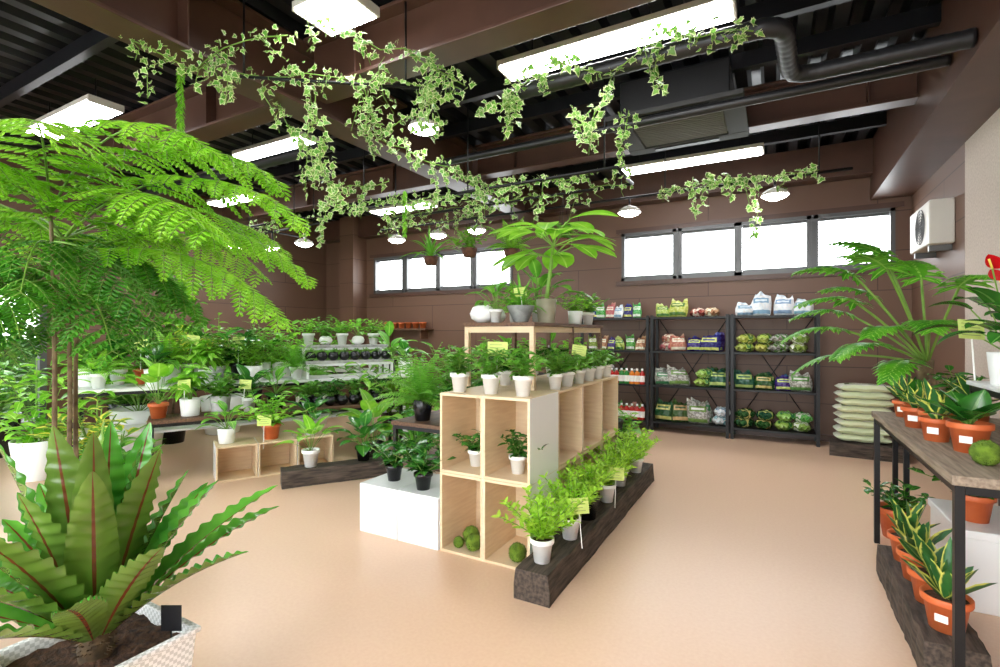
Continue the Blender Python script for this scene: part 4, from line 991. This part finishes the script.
ivy(7, [(-1.9, 2.6, 3.05), (-2.0, 2.65, 2.6)], strand=.15); ivy(8, [(-1.55, 2.95, 2.98), (-1.6, 2.95, 2.6)], strand=.1)
ivy(9, [(-3.9, 4.4, 2.63), (-2.2, 4.42, 2.63), (-1.1, 4.4, 2.63)], strand=.25, dens=.014)
ivy(10, [(-4.9, 5.35, 2.78), (-3.3, 5.35, 2.78)], strand=.2, dens=.02)
ivy(11, [(-1.0, 3.9, 3.02), (-1.15, 4.0, 2.55)], strand=.15)
ivy(12, [(-5.2, 4.3, 2.76), (-7, 4.3, 2.76)], strand=.35, dens=.018)
ivy(13, [(-2.35, 2.0, 3.1), (-1.95, 2.35, 3.0), (-1.75, 2.7, 2.9)], strand=.28, S=.046)
ivy(14, [(-3.25, 1.45, 3.0), (-3.05, 1.7, 2.88), (-2.7, 1.85, 3.0), (-2.5, 1.95, 3.05)], 'Variegated ivy clump hanging from the brown steel beam', strand=.3, S=.046)
ivy(15, [(-3.25, 2.45, 2.98), (-3.15, 2.6, 2.7), (-3.2, 2.65, 2.4)], 'Variegated ivy drop hanging from the brown steel beam', strand=.15)
ivy(16, [(-1.35, 3.6, 3.02), (-1.2, 3.5, 2.8), (-.95, 3.2, 2.92)], strand=.2)
ivy(17, [(-2.5, 2.5, 3.05), (-2.45, 2.7, 2.75), (-2.2, 2.9, 2.9)], 'Variegated ivy clump hanging from the brown cross beam', strand=.3)
ivy(18, [(-3.6, 3.0, 2.95), (-3.5, 3.2, 2.6), (-3.1, 3.5, 2.7)], 'Variegated ivy swag hanging from the black pipe', strand=.3)
for (x, y, z0, z1) in ((-3.25, 1.75, 2.98, 2.5), (-3.0, 3.6, 2.62, 2.2)):
    m = MB(); r = random.Random(int(z1 * 100 + x * 10)); z = z0
    tube(m, [(x, y, z0), (x + .01, y, (z0 + z1) / 2), (x, y, z1)], .003, 4, 1)
    while z > z1:
        for k in range(4): leaf(m, (x, y, z), az(r.uniform(0, 6.3), -.6), .05, .018, 'lance', .8, .1, 3, 0)
        z -= .015
    meta(meshobj('trailing_plant', m.build('trailing_plant', [L_['bright'], M['stem']])), 'single long trailing green strand hanging from a rail', 'hanging plant', 'trailing green strands')
def hanging(x, y, z, fk, fs):
    r = root('hanging_basket', '%s in brown basket hung by wires' % FDESC[fk], 'hanging plant', (x, y, z), 0, 'hanging plant baskets')
    pm, s_, h, rt = POT['brown']; meshobj('basket', pm, parent=r); meshobj('soil', s_, parent=r); meshobj('foliage', pr.choice(FOL[fk]), (0, 0, .075), 0, r, fs)
    for k in range(3):
        a = MB(); tube(a, [(.08 * math.cos(k * 2.1), .08 * math.sin(k * 2.1), .085), (0, 0, 2.62 - z)], .002, 4); meshobj('wire', a.build('wire', [M['blackmetal']]), parent=r)
hanging(-3.3, 4.4, 2.05, 'arch', 1.1); hanging(-2.3, 4.4, 2.05, 'fern', 1.1); hanging(-2.8, 4.4, 2.1, 'bushL', 1.2); hanging(-1.75, 4.4, 2.1, 'bushA', 1)

# ---------------------------------------------------------------- world, camera
w = bpy.data.worlds.new('World'); sc.world = w; w.use_nodes = True
w.node_tree.nodes['Background'].inputs[0].default_value = (.93, .98, 1, 1); w.node_tree.nodes['Background'].inputs[1].default_value = 6
cam = bpy.data.cameras.new('Camera'); cam.sensor_width = 36; cam.lens = 36 * 497 / 1000; cam.clip_start = .02
co = bpy.data.objects.new('Camera', cam); co.location = (0, 0, 1.3); co.rotation_euler = (math.radians(90), 0, math.atan2(275, 497)); link(co); sc.camera = co
sc.view_settings.view_transform = 'Standard'; sc.view_settings.exposure = .88
